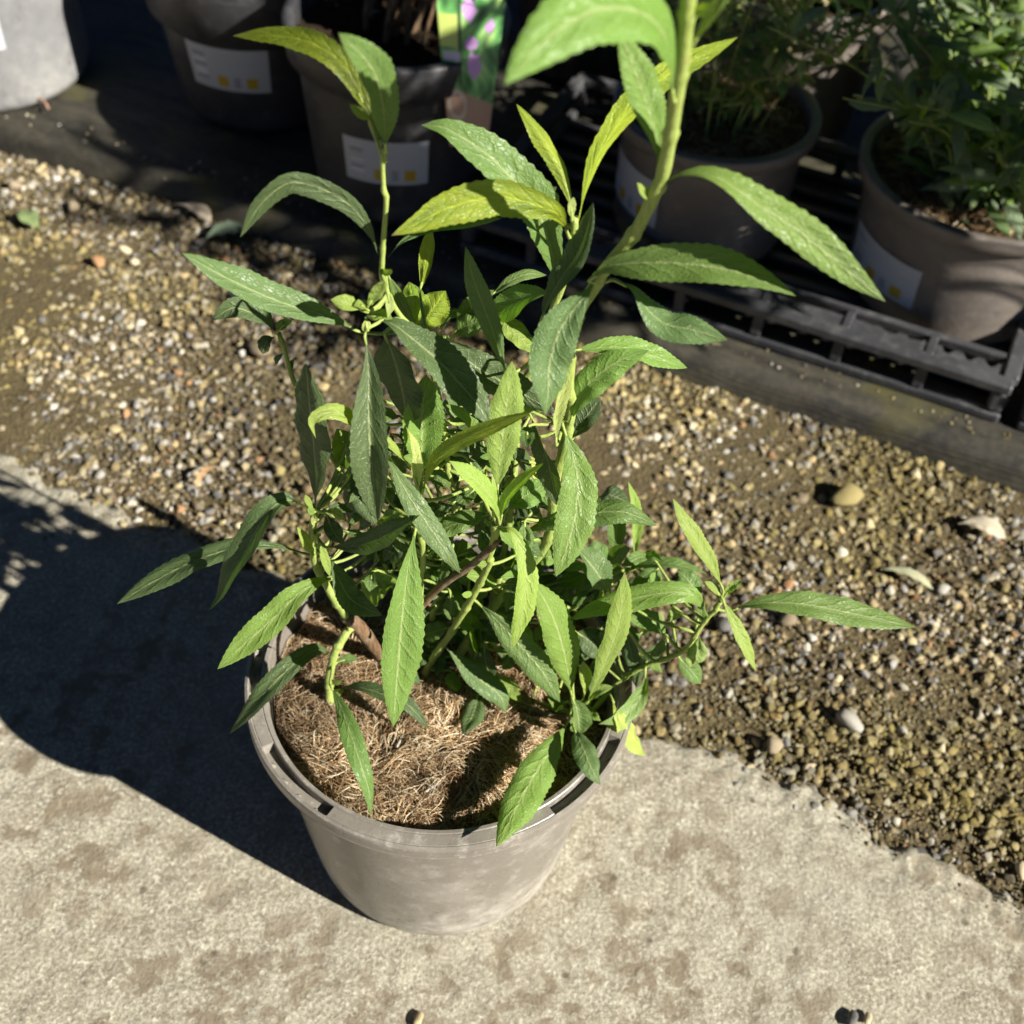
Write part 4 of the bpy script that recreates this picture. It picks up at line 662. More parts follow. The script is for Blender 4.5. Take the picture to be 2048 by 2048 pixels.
 ('centre_back',[[0.0301,0.0428,0.3631],[0.0244,0.0368,0.3642],[0.0205,0.0308,0.3605]],0.0084,[0.109,-0.288,0.952],'m',33,0),
 ('back_fill',[[0.007,0.0409,0.2718],[-0.0028,0.0349,0.2792],[-0.0137,0.0289,0.2804]],0.0086,[0.388,-0.012,0.922],'mb',33,0),
 ('front_centre',[[-0.0099,0.0305,0.2653],[-0.0158,0.0245,0.2772],[-0.0217,0.0185,0.2829]],0.0075,[0.808,0.072,0.585],'d',33,0),
 ('tall_right',[[0.0093,0.0282,0.305],[0.009,0.0222,0.301],[0.0073,0.0162,0.2909]],0.0084,[-0.446,-0.649,0.617],'m',33,0),
 ('tall_left',[[-0.0192,0.0495,0.3081],[-0.0169,0.0435,0.3059],[-0.0128,0.0375,0.2981]],0.0076,[0.36,-0.478,0.801],'dl',33,0),
 ('centre_back',[[-0.037,0.0526,0.2764],[-0.0408,0.0466,0.2762],[-0.0454,0.0406,0.2698]],0.0074,[0.125,-0.543,0.83],'m',33,0),
 ('back_fill',[[-0.0061,0.0479,0.2795],[-0.0142,0.0419,0.281],[-0.0252,0.0359,0.2762]],0.0095,[0.031,-0.315,0.949],'mb',33,0),
 ('front_centre',[[0.0201,0.0529,0.2392],[0.0307,0.0469,0.2421],[0.0423,0.0409,0.2385]],0.0088,[-0.189,-0.408,0.893],'d',33,0),
 ('tall_right',[[-0.0495,0.0554,0.3163],[-0.039,0.0494,0.3231],[-0.0299,0.0434,0.3243]],0.0068,[-0.509,-0.289,0.811],'m',33,0),
 ('tall_left',[[-0.0045,0.0497,0.296],[-0.0047,0.0437,0.3174],[-0.0078,0.0377,0.3322]],0.0163,[-0.737,-0.618,-0.273],'dl',33,0),
 ('centre_back',[[-0.0153,0.0258,0.3379],[-0.0076,0.0198,0.3537],[0.0008,0.0138,0.364]],0.009,[-0.857,-0.038,0.514],'m',33,0),
 ('back_fill',[[-0.0467,0.0575,0.2414],[-0.0356,0.0515,0.2562],[-0.0228,0.0455,0.2646]],0.0108,[-0.698,0.001,0.716],'mb',33,0),
 ('front_centre',[[0.0226,0.0305,0.3444],[0.029,0.0245,0.3554],[0.0349,0.0185,0.361]],0.0131,[-0.687,0.241,0.685],'d',33,0),
 ('tall_right',[[0.0341,0.0311,0.3645],[0.0397,0.0251,0.3765],[0.0443,0.0191,0.3834]],0.022,[-0.719,0.343,0.604],'m',33,0),
 ('tall_left',[[0.0285,0.049,0.3099],[0.0306,0.043,0.3286],[0.0323,0.037,0.3413]],0.0139,[-0.787,-0.602,-0.134],'dl',33,0),
 ('centre_back',[[-0.0331,0.0258,0.3225],[-0.0311,0.0198,0.3217],[-0.0303,0.0138,0.3151]],0.0102,[-0.166,-0.548,0.82],'m',33,0),
 ('back_fill',[[0.0428,0.0512,0.3569],[0.0369,0.0452,0.3615],[0.0301,0.0392,0.3609]],0.0106,[0.168,0.152,0.974],'mb',33,0),
 ('front_centre',[[0.0143,0.0137,0.2605],[0.0222,0.0087,0.2791],[0.027,0.0037,0.292]],0.0137,[-0.927,-0.218,0.304],'d',29,0),
 ('tall_right',[[0.007,0.0189,0.2662],[0.0088,0.0139,0.264],[0.0132,0.0089,0.2571]],0.0069,[-0.132,-0.713,0.689],'m',29,0),
 ('tall_left',[[-0.0114,0.0017,0.2536],[-0.0122,-0.0033,0.2473],[-0.0107,-0.0083,0.2359]],0.0056,[-0.07,-0.869,0.49],'dl',29,0),
 ('centre_back',[[0.0313,0.01,0.2569],[0.0229,0.005,0.2704],[0.0118,0.0,0.2785]],0.0091,[0.768,-0.151,0.623],'mb',29,0),
 ('front_centre',[[-0.0132,0.0017,0.2381],[-0.0151,-0.0033,0.2339],[-0.0173,-0.0083,0.2241]],0.0116,[-0.456,-0.657,0.6],'m',29,0),
 ('tall_right',[[0.003,0.0083,0.2526],[-0.0079,0.0033,0.2559],[-0.017,-0.0017,0.2542]],0.0099,[0.184,-0.21,0.96],'d',29,0),
 ('tall_left',[[0.0361,0.0138,0.249],[0.0414,0.0088,0.2587],[0.0525,0.0038,0.2638]],0.0079,[-0.706,-0.131,0.696],'d',29,0),
 ('centre_back',[[0.076,0.0112,0.201],[0.0667,0.0062,0.2052],[0.0558,0.0012,0.2034]],0.0083,[0.222,-0.214,0.951],'m',29,0),
 ('front_centre',[[0.0601,0.0068,0.2298],[0.056,0.0018,0.2291],[0.0525,-0.0032,0.223]],0.007,[-0.421,-0.272,0.865],'dl',29,0),
 ('tall_right',[[0.0225,-0.0003,0.2052],[0.0199,-0.0053,0.2259],[0.0162,-0.0103,0.2405]],0.0134,[-0.96,-0.172,-0.221],'mb',29,0),
 ('tall_left',[[-0.001,0.0182,0.2743],[0.0051,0.0132,0.2721],[0.0104,0.0082,0.2648]],0.0057,[-0.005,-0.69,0.724],'m',29,0),
 ('centre_back',[[0.0442,0.0053,0.2241],[0.0354,0.0003,0.2317],[0.0297,-0.0047,0.2341]],0.01,[0.552,0.026,0.833],'d',29,0),
 ('front_centre',[[-0.0085,0.0124,0.276],[-0.0016,0.0074,0.2907],[0.0024,0.0024,0.3001]],0.015,[-0.863,0.19,0.467],'d',29,0),
 ('tall_right',[[-0.0046,0.0174,0.186],[-0.0025,0.0124,0.1813],[-0.0025,0.0023,0.1777]],0.0101,[-0.303,-0.489,0.818],'m',29,0),
 ('tall_left',[[0.0369,0.0064,0.3011],[0.0437,0.0014,0.3036],[0.0533,-0.0036,0.3018]],0.0101,[-0.12,-0.126,0.985],'dl',29,0),
 ('centre_back',[[0.0521,0.0106,0.2606],[0.0407,0.0056,0.2714],[0.0316,0.0006,0.2774]],0.009,[0.67,-0.146,0.728],'mb',29,0),
 ('front_centre',[[0.0401,0.0095,0.2634],[0.0367,0.0045,0.2577],[0.0361,-0.0005,0.247]],0.0075,[-0.624,-0.589,0.513],'m',29,0),
 ('tall_right',[[-0.005,0.0085,0.2372],[-0.011,0.0035,0.2366],[-0.0209,-0.0015,0.2301]],0.0072,[-0.192,-0.347,0.918],'d',29,0),
 ('tall_left',[[0.0112,0.0191,0.2278],[0.0076,0.0141,0.2468],[0.0034,0.0091,0.26]],0.0087,[0.964,-0.209,0.165],'d',29,0),
 ('centre_back',[[0.001,0.0113,0.2536],[0.008,0.0063,0.2489],[0.0133,0.0013,0.2385]],0.0062,[0.516,-0.459,0.723],'m',29,0),
 ('front_centre',[[-0.006,-0.002,0.307],[-0.0001,-0.007,0.3116],[0.0034,-0.012,0.3113]],0.0056,[-0.465,-0.06,0.883],'dl',29,0),
 ('tall_right',[[0.0442,0.014,0.2466],[0.0441,0.009,0.2681],[0.0454,0.004,0.2842]],0.0134,[0.724,-0.661,-0.198],'mb',29,0),
 ('tall_left',[[0.0126,0.0177,0.2766],[0.0152,0.0127,0.2775],[0.02,0.0077,0.2737]],0.0058,[-0.062,-0.318,0.946],'m',29,0),
 ('centre_back',[[0.0321,-0.0021,0.2745],[0.0395,-0.0071,0.2818],[0.0477,-0.0121,0.2842]],0.0087,[-0.612,-0.226,0.758],'d',29,0),
 ('front_centre',[[0.0249,0.0167,0.2509],[0.0303,0.0117,0.267],[0.0387,0.0067,0.2781]],0.0075,[-0.903,-0.166,0.396],'d',29,0),
 ('tall_right',[[0.0437,0.0096,0.1954],[0.0397,0.0046,0.1968],[0.0362,-0.0004,0.1924]],0.0083,[0.095,-0.354,0.931],'m',29,0),
 ('tall_left',[[0.0178,0.0198,0.2987],[0.0236,0.0148,0.2957],[0.0288,0.0098,0.2878]],0.0085,[0.173,-0.635,0.753],'dl',29,0),
 ('centre_back',[[0.0258,0.0108,0.2157],[0.0168,0.0058,0.2285],[0.0063,0.0008,0.2355]],0.0125,[0.705,0.022,0.709],'mb',29,0),
 ('front_centre',[[0.0035,0.0079,0.2537],[0.005,0.0029,0.2496],[0.0047,-0.0021,0.24]],0.0087,[-0.038,-0.81,0.585],'m',29,0),
 ('tall_right',[[0.0451,0.0006,0.25],[0.0412,-0.0044,0.2491],[0.0397,-0.0094,0.2431]],0.0092,[-0.061,-0.544,0.837],'d',29,0),
 ('tall_left',[[0.0186,0.0064,0.1927],[0.0199,0.0014,0.2172],[0.0221,-0.0036,0.2353]],0.0195,[-0.945,-0.327,0.001],'d',29,0),
 ('centre_back',[[-0.026,0.0028,0.3095],[-0.0224,-0.0022,0.3074],[-0.0211,-0.0072,0.3004]],0.0093,[-0.103,-0.697,0.709],'m',29,0),
 ('front_centre',[[-0.0344,0.0019,0.3419],[-0.0414,-0.0031,0.3424],[-0.0465,-0.0081,0.3389]],0.0049,[0.171,-0.461,0.871],'dl',29,0),
 ('tall_right',[[-0.0085,0.0019,0.3551],[-0.0136,-0.0031,0.367],[-0.019,-0.0081,0.3746]],0.0061,[0.898,-0.117,0.425],'mb',29,0),
 ('tall_left',[[-0.0464,0.0199,0.318],[-0.0412,0.0149,0.3247],[-0.0314,0.0099,0.3274]],0.0082,[-0.561,-0.066,0.825],'m',29,0),
 ('centre_back',[[-0.0151,0.0038,0.3326],[-0.0199,-0.0012,0.3359],[-0.0273,-0.0062,0.3346]],0.0101,[0.226,-0.078,0.971],'d',29,0),
 ('front_centre',[[-0.0363,0.0149,0.2804],[-0.0271,0.0099,0.2977],[-0.0192,0.0049,0.3098]],0.01,[-0.869,-0.274,0.412],'d',29,0),
 ('tall_right',[[-0.0218,0.0087,0.3001],[-0.0231,0.0037,0.2936],[-0.0221,-0.0013,0.2823]],0.0072,[-0.353,-0.813,0.463],'m',29,0),
 ('tall_left',[[-0.0152,0.0123,0.3216],[-0.0113,0.0073,0.3243],[-0.006,0.0023,0.3228]],0.0071,[-0.192,-0.054,0.98],'dl',29,0),
 ('centre_back',[[-0.0106,0.0086,0.3056],[-0.0115,0.0036,0.3269],[-0.0133,-0.0014,0.3429]],0.0206,[-0.906,-0.387,-0.17],'mb',29,0),
 ('front_centre',[[-0.0178,0.0146,0.3546],[-0.0115,0.0096,0.3595],[-0.0068,0.0046,0.3601]],0.0066,[-0.597,-0.23,0.769],'m',29,0),
 ('tall_right',[[-0.0261,0.0115,0.306],[-0.0255,0.0065,0.304],[-0.0227,0.0015,0.2976]],0.0072,[-0.292,-0.673,0.68],'d',29,0),
 ('tall_left',[[-0.0243,0.0115,0.3425],[-0.0212,0.0065,0.3602],[-0.0191,0.0015,0.3733]],0.01,[0.642,-0.691,-0.332],'d',29,0),
 ('centre_back',[[-0.0554,0.007,0.3004],[-0.0443,0.002,0.302],[-0.0353,-0.003,0.2987]],0.0058,[-0.033,-0.236,0.971],'m',29,0),
 ('front_centre',[[-0.0309,0.0223,0.3505],[-0.0313,0.0173,0.3663],[-0.0303,0.0123,0.3778]],0.008,[0.685,-0.68,-0.262],'d',29,0),
 ('tall_right',[[0.0217,0.0201,0.2994],[0.0213,0.0151,0.2945],[0.0219,0.0101,0.2847]],0.0092,[0.345,-0.775,0.53],'m',29,0),
 ('tall_left',[[0.0131,0.0079,0.3847],[0.0094,0.0029,0.3815],[0.0113,-0.0021,0.3749]],0.0085,[-0.514,-0.551,0.658],'d',29,0),
 ('centre_back',[[0.015,0.0017,0.3837],[0.0102,-0.0033,0.3996],[0.0016,-0.0083,0.4111]],0.0064,[0.899,-0.277,0.34],'mb',29,0),
 ('back_fill',[[-0.0467,0.0191,0.3498],[-0.0431,0.0141,0.3502],[-0.0366,0.0091,0.3467]],0.0054,[-0.261,-0.513,0.818],'m',29,0),
 ('front_centre',[[-0.0075,0.0212,0.2869],[-0.0168,0.0162,0.2911],[-0.0235,0.0112,0.2907]],0.0057,[0.359,-0.232,0.904],'dl',29,0),
 ('tall_right',[[-0.0308,0.0181,0.2675],[-0.0265,0.0131,0.2863],[-0.0236,0.0081,0.2997]],0.0098,[-0.685,-0.725,-0.073],'d',29,0),
 ('tall_left',[[0.0281,0.0035,0.3516],[0.0253,-0.0015,0.345],[0.0198,-0.0065,0.3337]],0.0051,[-0.277,-0.778,0.564],'m',29,0),
 ('centre_back',[[-0.0327,0.0066,0.3692],[-0.0371,0.0016,0.3667],[-0.0399,-0.0034,0.3603]],0.0092,[-0.397,-0.432,0.81],'d',29,0),
 ('back_fill',[[-0.015,0.0028,0.2607],[-0.0185,-0.0022,0.28],[-0.024,-0.0072,0.2937]],0.0076,[0.95,-0.255,0.179],'mb',29,0),
 ('front_centre',[[0.018,-0.0059,0.3535],[0.0138,-0.0109,0.3544],[0.0079,-0.0159,0.3509]],0.0099,[-0.101,-0.159,0.982],'m',29,0),
 ('tall_right',[[0.0327,-0.003,0.3874],[0.0303,-0.008,0.3833],[0.0262,-0.013,0.375]],0.0082,[-0.478,-0.544,0.689],'dl',29,0),
 ('tall_left',[[-0.0124,0.0111,0.3767],[-0.0056,0.0061,0.3936],[-0.0028,0.0011,0.4058]],0.012,[-0.928,-0.317,0.196],'d',29,0),
 ('centre_back',[[-0.0108,0.0203,0.3149],[-0.0118,0.0153,0.3108],[-0.0107,0.0103,0.3022]],0.007,[-0.057,-0.784,0.619],'m',29,0),
 ('back_fill',[[-0.0304,0.0023,0.3529],[-0.0317,-0.0027,0.3496],[-0.0346,-0.0077,0.3419]],0.0055,[0.293,-0.761,0.579],'d',29,0),
 ('front_centre',[[0.037,0.0003,0.3697],[0.0269,-0.0047,0.3763],[0.0177,-0.0097,0.379]],0.0067,[0.479,-0.115,0.87],'mb',29,0),
 ('tall_right',[[-0.0224,0.024,0.3618],[-0.0214,0.019,0.3617],[-0.0176,0.014,0.3578]],0.0051,[0.162,-0.298,0.941],'m',29,0),
 ('tall_left',[[0.0528,0.0109,0.2842],[0.0443,0.0059,0.2908],[0.0384,0.0009,0.2928]],0.0093,[0.581,-0.156,0.799],'dl',29,0),
 ('centre_back',[[0.0146,0.0249,0.2807],[0.0194,0.0199,0.3041],[0.027,0.0149,0.3224]],0.0137,[-0.931,-0.303,0.203],'d',29,0),
 ('back_fill',[[0.0052,0.0044,0.2969],[0.0033,-0.0006,0.2879],[-0.0017,-0.0056,0.2735]],0.0063,[-0.511,-0.726,0.461],'m',29,0),
 ('front_centre',[[-0.0325,-0.0049,0.3904],[-0.0289,-0.0099,0.3859],[-0.0241,-0.0149,0.3775]],0.0068,[0.015,-0.786,0.618],'d',29,0),
 ('tall_right',[[-0.0063,0.0212,0.2843],[-0.013,0.0162,0.3053],[-0.0165,0.0112,0.3213]],0.0076,[-0.022,-0.963,-0.267],'mb',29,0),
 ('tall_left',[[-0.0413,0.0043,0.3724],[-0.0392,-0.0007,0.3716],[-0.0384,-0.0057,0.3666]],0.0055,[-0.49,-0.541,0.684],'m',29,0),
 ('centre_back',[[0.0396,0.005,0.3192],[0.0426,0.0,0.3155],[0.0424,-0.005,0.3068]],0.0085,[-0.401,-0.755,0.518],'dl',29,0),
 ('back_fill',[[-0.0165,0.0019,0.3134],[-0.0151,-0.0031,0.3304],[-0.0158,-0.0081,0.3424]],0.0177,[-0.98,-0.193,-0.046],'d',29,0),
 ('front_centre',[[-0.0038,0.0167,0.3531],[-0.0026,0.0117,0.3466],[-0.0037,0.0067,0.3355]],0.0073,[-0.539,-0.733,0.416],'m',29,0),
 ('tall_right',[[-0.0267,0.0215,0.3606],[-0.0281,0.0165,0.3561],[-0.0316,0.0115,0.3472]],0.0053,[-0.319,-0.7,0.639],'d',29,0),
 ('tall_left',[[0.04,-0.0049,0.3054],[0.0312,-0.0099,0.325],[0.0225,-0.0149,0.3395]],0.0073,[0.893,-0.216,0.394],'mb',29,0),
 ('centre_back',[[-0.0096,0.0205,0.3771],[-0.0035,0.0155,0.3738],[0.0033,0.0105,0.3666]],0.0056,[0.234,-0.545,0.805],'m',29,0),
 ('back_fill',[[0.0076,-0.0041,0.3433],[0.0018,-0.0091,0.3402],[-0.0064,-0.0141,0.3326]],0.0069,[-0.45,-0.274,0.85],'dl',29,0),
 ('front_centre',[[0.0408,0.0157,0.2843],[0.0404,0.0107,0.3065],[0.0371,0.0057,0.323]],0.0111,[-0.857,-0.473,-0.204],'d',29,0),
 ('tall_right',[[-0.0355,-0.0051,0.2836],[-0.0367,-0.0101,0.2828],[-0.0375,-0.0151,0.2772]],0.0071,[-0.27,-0.483,0.833],'m',29,0),
 ('tall_left',[[-0.0148,0.0051,0.3065],[-0.0247,0.0001,0.301],[-0.0309,-0.0049,0.291]],0.0106,[-0.53,-0.345,0.774],'d',29,0),
 ('centre_back',[[-0.0474,0.0011,0.3478],[-0.0449,-0.0039,0.3634],[-0.0395,-0.0089,0.3748]],0.0152,[-0.955,-0.228,0.192],'mb',29,0),
 ('back_fill',[[0.0424,0.0042,0.3215],[0.0427,-0.0008,0.3159],[0.0456,-0.0058,0.3059]],0.0097,[0.42,-0.724,0.548],'m',29,0),
 ('front_centre',[[-0.0315,0.009,0.3948],[-0.0383,0.004,0.3962],[-0.043,-0.001,0.3942]],0.0069,[0.093,-0.166,0.982],'dl',29,0),
 ('tall_right',[[-0.0106,0.0101,0.2896],[-0.0036,0.0051,0.3123],[0.0,0.0001,0.3294]],0.0145,[-0.947,-0.261,0.187],'d',29,0),
 ('tall_left',[[0.0443,0.0242,0.3067],[0.0405,0.0192,0.3037],[0.0352,0.0142,0.2958]],0.005,[-0.106,-0.687,0.719],'m',29,0),
 ('centre_back',[[-0.0242,0.0011,0.3062],[-0.0243,-0.0039,0.3003],[-0.0252,-0.0089,0.2895]],0.0129,[-0.648,-0.636,0.42],'d',29,0),
 ('back_fill',[[0.0248,-0.0019,0.2875],[0.0179,-0.0069,0.2956],[0.007,-0.0119,0.2985]],0.011,[0.467,0.131,0.875],'mb',29,0),
 ('front_centre',[[0.016,0.0114,0.3809],[0.0239,0.0064,0.3846],[0.0303,0.0014,0.3842]],0.0068,[-0.499,-0.467,0.73],'m',29,0),
 ('tall_right',[[0.017,0.0121,0.3702],[0.0199,0.0071,0.3687],[0.0247,0.0021,0.3634]],0.0056,[0.052,-0.537,0.842],'dl',29,0),
 ('tall_left',[[-0.0477,0.0156,0.2889],[-0.0378,0.0106,0.3106],[-0.0308,0.0056,0.3267]],0.0107,[-0.902,-0.275,0.332],'d',29,0),
 ('centre_back',[[0.0355,0.0148,0.3322],[0.0299,0.0098,0.3271],[0.0238,0.0048,0.3174]],0.0088,[-0.326,-0.643,0.693],'m',29,0),
 ('back_fill',[[0.0363,0.0166,0.3242],[0.0402,0.0116,0.3185],[0.0427,0.0066,0.3079]],0.0088,[-0.383,-0.847,0.369],'d',29,0),
 ('front_centre',[[-0.0495,0.0148,0.3534],[-0.0441,0.0098,0.3725],[-0.0384,0.0048,0.387]],0.0088,[-0.886,-0.435,0.161],'mb',29,0),
 ('tall_right',[[-0.0085,-0.0016,0.3569],[-0.0022,-0.0066,0.3602],[0.0046,-0.0116,0.3594]],0.0086,[-0.41,-0.315,0.856],'m',29,0),
 ('tall_left',[[-0.0274,0.0166,0.2799],[-0.0383,0.0116,0.2778],[-0.0452,0.0066,0.2712]],0.0073,[-0.291,-0.273,0.917],'dl',29,0),
 ('centre_back',[[0.0451,0.0077,0.3495],[0.0388,0.0027,0.3671],[0.0333,-0.0023,0.3801]],0.0084,[0.873,-0.449,0.187],'d',29,0),
 ('back_fill',[[-0.034,0.0152,0.309],[-0.0441,0.0102,0.3097],[-0.05,0.0052,0.3063]],0.0055,[0.071,-0.371,0.926],'m',29,0),
 ('front_centre',[[-0.0476,0.0173,0.363],[-0.037,0.0123,0.3668],[-0.0306,0.0073,0.3662]],0.0072,[-0.275,-0.162,0.948],'d',29,0),
 ('tall_right',[[-0.0378,0.0046,0.291],[-0.0296,-0.0004,0.3061],[-0.0211,-0.0054,0.3164]],0.0075,[-0.854,-0.213,0.475],'mb',29,0),
 ('tall_left',[[0.0407,-0.0032,0.3967],[0.04,-0.0082,0.396],[0.0405,-0.0132,0.3917]],0.0083,[-0.286,-0.424,0.859],'m',29,0),
 ('centre_back',[[0.01,0.002,0.3679],[0.016,-0.003,0.3641],[0.0193,-0.008,0.356]],0.006,[-0.16,-0.814,0.558],'dl',29,0),
]

# ================================================================== the setting
# --- gravel path: one earth sheet to the horizon, pebbles on it
def build_ground():
    n = 60
    g = np.concatenate([[-40, -8, -3], np.linspace(-1.6, 1.6, n), [3, 8, 40]])
    X, Y = np.meshgrid(g, g, indexing='ij')
    Z = -0.011 + .002 * smooth_noise(X, Y, .09, 3) + .0015 * smooth_noise(X, Y, .21, 4)
    V = np.stack([X, Y, Z], -1).reshape(-1, 3); m = len(g)
    idx = np.arange(m * m).reshape(m, m)
    F = np.stack([idx[:-1, :-1], idx[1:, :-1], idx[1:, 1:], idx[:-1, 1:]], -1).reshape(-1, 4)
    return tag(obj('gravel_path', np_mesh('gravel_path', V, F), EARTH), kind='structure')
gravel = build_ground()

EDGE_SEED = 21
def slab_edge(a):
    """row coordinate b of the broken concrete edge at row coordinate a"""
    a = np.asarray(a, float)
    b = .148 + .012 * smooth_noise(a, a * 0 + .3, .11, EDGE_SEED) + .007 * smooth_noise(a, a * 0 + .7, .032, EDGE_SEED + 1) + .003 * smooth_noise(a, a * 0 + .1, .011, EDGE_SEED + 2)
    return b - .10 * np.clip(a - .15, 0, 1) + .012 * np.exp(-((a + .02) / .07) ** 2)
def build_slab():
    a = np.concatenate([[-12, -4, -1.6], np.arange(-1.0, .75, .0032), [1.2, 4, 12]])
    t = np.concatenate([[-12, -3, -1.0], np.arange(-.62, .0, .0032), np.linspace(0.0, .03, 9)[1:]])
    A, T = np.meshgrid(a, t, indexing='ij')
    B = T + slab_edge(A)
    wob = .6 * smooth_noise(A, B, .016, 8) + .4 * smooth_noise(A, B, .006, 9)
    Z = .0007 * smooth_noise(A, B, .05, 5) + .0004 * smooth_noise(A, B, .013, 6) + .0005 * smooth_noise(A, B, .0066, 7)
    Z -= .0016 * np.clip(smooth_noise(A, B, .019, 12) - .45, 0, 1)
    Z += -.0075 * np.clip((T + .034 + .016 * wob) / .045, 0, 1) ** 1.3 - .022 * np.clip((T + .004 + .006 * wob) / .026, 0, 1) ** 1.4
    XY = A[..., None] * E1 + B[..., None] * E2
    V = np.concatenate([XY, Z[..., None]], -1).reshape(-1, 3)
    na, nb = A.shape; idx = np.arange(na * nb).reshape(na, nb)
    F = np.stack([idx[:-1, :-1], idx[1:, :-1], idx[1:, 1:], idx[:-1, 1:]], -1).reshape(-1, 4)
    return tag(obj('concrete_slab', np_mesh('concrete_slab', V, F), CONC), kind='structure')
slab = build_slab()

def build_fabric():
    a = np.concatenate([[-15, -5], np.linspace(-1.6, 1.6, 260), [5, 15]])
    b = np.array([-.010, -.006, -.002, .0, .003, .008, .014, .022] + list(np.linspace(.03, 1.1, 90)) + [2.0, 6.0])
    z = np.array([-.034, -.014, .002, .008, .0135, .0165, .0178, .018] + [.018] * 90 + [.018, .018])
    A, Bq = np.meshgrid(a, b, indexing='ij')
    B = .536 + Bq + .004 * smooth_noise(A, A * 0 + .2, .2, 31) + .0015 * smooth_noise(A, A * 0 + .6, .04, 32)
    Z = z[None, :] + np.clip(Bq / .03, 0, 1) * (.0012 * smooth_noise(A, B, .06, 33) - .0008)
    XY = A[..., None] * E1 + B[..., None] * E2
    V = np.concatenate([XY, Z[..., None]], -1).reshape(-1, 3)
    na, nb = A.shape; idx = np.arange(na * nb).reshape(na, nb)
    F = np.stack([idx[:-1, :-1], idx[1:, :-1], idx[1:, 1:], idx[:-1, 1:]], -1).reshape(-1, 4)
    return tag(obj('ground_fabric', np_mesh('ground_fabric', V, F), FABRIC), kind='structure')
fabric = build_fabric()

# --- pebbles
def ico(sub):
    bm = bmesh.new(); bmesh.ops.create_icosphere(bm, subdivisions=sub, radius=1.0)
    V = np.array([v.co[:] for v in bm.verts]); F = np.array([[v.index for v in f.verts] for f in bm.faces]); bm.free()
    return V, F
IV, IF = ico(2); JV, JF = ico(1)
def rock_shape(V, seed):
    r_ = np.random.default_rng(seed); W = V.copy()
    for _ in range(9):
        d = r_.normal(size=3); d /= np.linalg.norm(d); h = .42 + .4 * r_.random()
        s = W @ d; W = W - np.outer(np.clip(s - h, 0, 9) * .95, d)
    W *= 1 + .07 * r_.normal(size=len(W))[:, None]
    return W
def gravel_points(n, smin, smax, seed, bias=2.2):
    r_ = np.random.default_rng(seed)
    a = r_.uniform(-1.05, .72, n); b = r_.uniform(.105, .545, n)
    e = slab_edge(a)
    keep = b > e + .004 - np.abs(r_.normal(0, .012, n)) - .03 * (r_.random(n) < .06) * r_.random(n)
    keep &= b < .541
    dens = smooth_noise(a, b, .07, 41) + .5 * smooth_noise(a, b, .025, 42)
    keep &= dens > r_.uniform(-1.9, .15, n)
    a, b = a[keep], b[keep]; s = smin + (smax - smin) * r_.random(len(a)) ** bias
    xy = a[:, None] * E1 + b[:, None] * E2
    return xy, s, a, b
def gravel_tint(a, b, n, seed):
    r_ = np.random.default_rng(seed)
    c = np.array(PEB)[r_.choice(len(PEB), n, p=PEBW)] * r_.uniform(.75, 1.2, (n, 1))
    damp = np.clip(.64 + .45 * smooth_noise(a, b, .16, 44) - .42 * np.clip(a, -.7, .4), .5, 1.4)[:, None]
    damp = damp * (1 - .45 * np.exp(-((a + .27) / .14) ** 2 - ((b - .30) / .09) ** 2))[:, None]
    c = c * damp
    moss = np.clip(.04 + smooth_noise(a, b, .1, 45) * .7, 0, .45)[:, None]
    return c * (1 - moss) + np.array([.26, .21, .055]) * moss
def rock_field(n, smin, smax, V0s, F0, seed, bias, lift):
    xy, s, a, b = gravel_points(n, smin, smax, seed, bias); m = len(s)
    r_ = np.random.default_rng(seed + 1)
    rx = r_.uniform(0, 6.283, m); flat = r_.uniform(.5, .8, m); el = r_.uniform(.75, 1.15, m); tl = r_.normal(0, .35, m)
    V = np.empty((m, len(V0s[0]), 3)); k = r_.integers(0, len(V0s), m)
    for q in range(len(V0s)):
        sel = k == q; B = V0s[q][None] * np.stack([el[sel], 1 / el[sel] * .85, flat[sel]], -1)[:, None, :]
        y = B[..., 1] * np.cos(tl[sel])[:, None] - B[..., 2] * np.sin(tl[sel])[:, None]
        z = B[..., 1] * np.sin(tl[sel])[:, None] + B[..., 2] * np.cos(tl[sel])[:, None]
        cx, sx = np.cos(rx[sel])[:, None], np.sin(rx[sel])[:, None]
        V[sel] = np.stack([B[..., 0] * cx - y * sx, B[..., 0] * sx + y * cx, z], -1) * (s[sel] / 2)[:, None, None]
    base = -.010 + .0025 * smooth_noise(a, b, .09, 3)
    tt = b - slab_edge(a); base = np.maximum(base, np.where(tt < 0, -.0075 * np.clip((tt + .034) / .045, 0, 1) ** 1.3 - .0012, -1))
    V[..., 0] += xy[:, 0][:, None]; V[..., 1] += xy[:, 1][:, None]
    V[..., 2] += (base + s * lift * flat)[:, None]
    F = (F0[None] + (np.arange(m) * len(V0s[0]))[:, None, None]).reshape(-1, 3)
    C = np.repeat(gravel_tint(a, b, m, seed + 2), len(V0s[0]), 0)
    return V.reshape(-1, 3), F, C
r80 = [rock_shape(IV, 100 + i) for i in range(8)]; r20 = [rock_shape(JV, 200 + i) for i in range(6)]
V, F, C = rock_field(16000, .0040, .0115, r80, IF, 51, 1.7, .19)
o = obj('gravel', np_mesh('gravel', V, F, C, smooth=False), GRIT, gravel); tag(o, kind='stuff')
V, F, C = rock_field(52000, .0018, .0042, r20, JF, 61, 1.2, .15)
o = obj('grit', np_mesh('grit', V, F, C), GRIT, gravel); tag(o, kind='stuff')
peb_mesh = []
for i in range(10):
    W = rock_shape(IV, 300 + i) * .5; me = np_mesh('pebble', W, IF); me.materials.append(PEBBLE); peb_mesh.append(me)
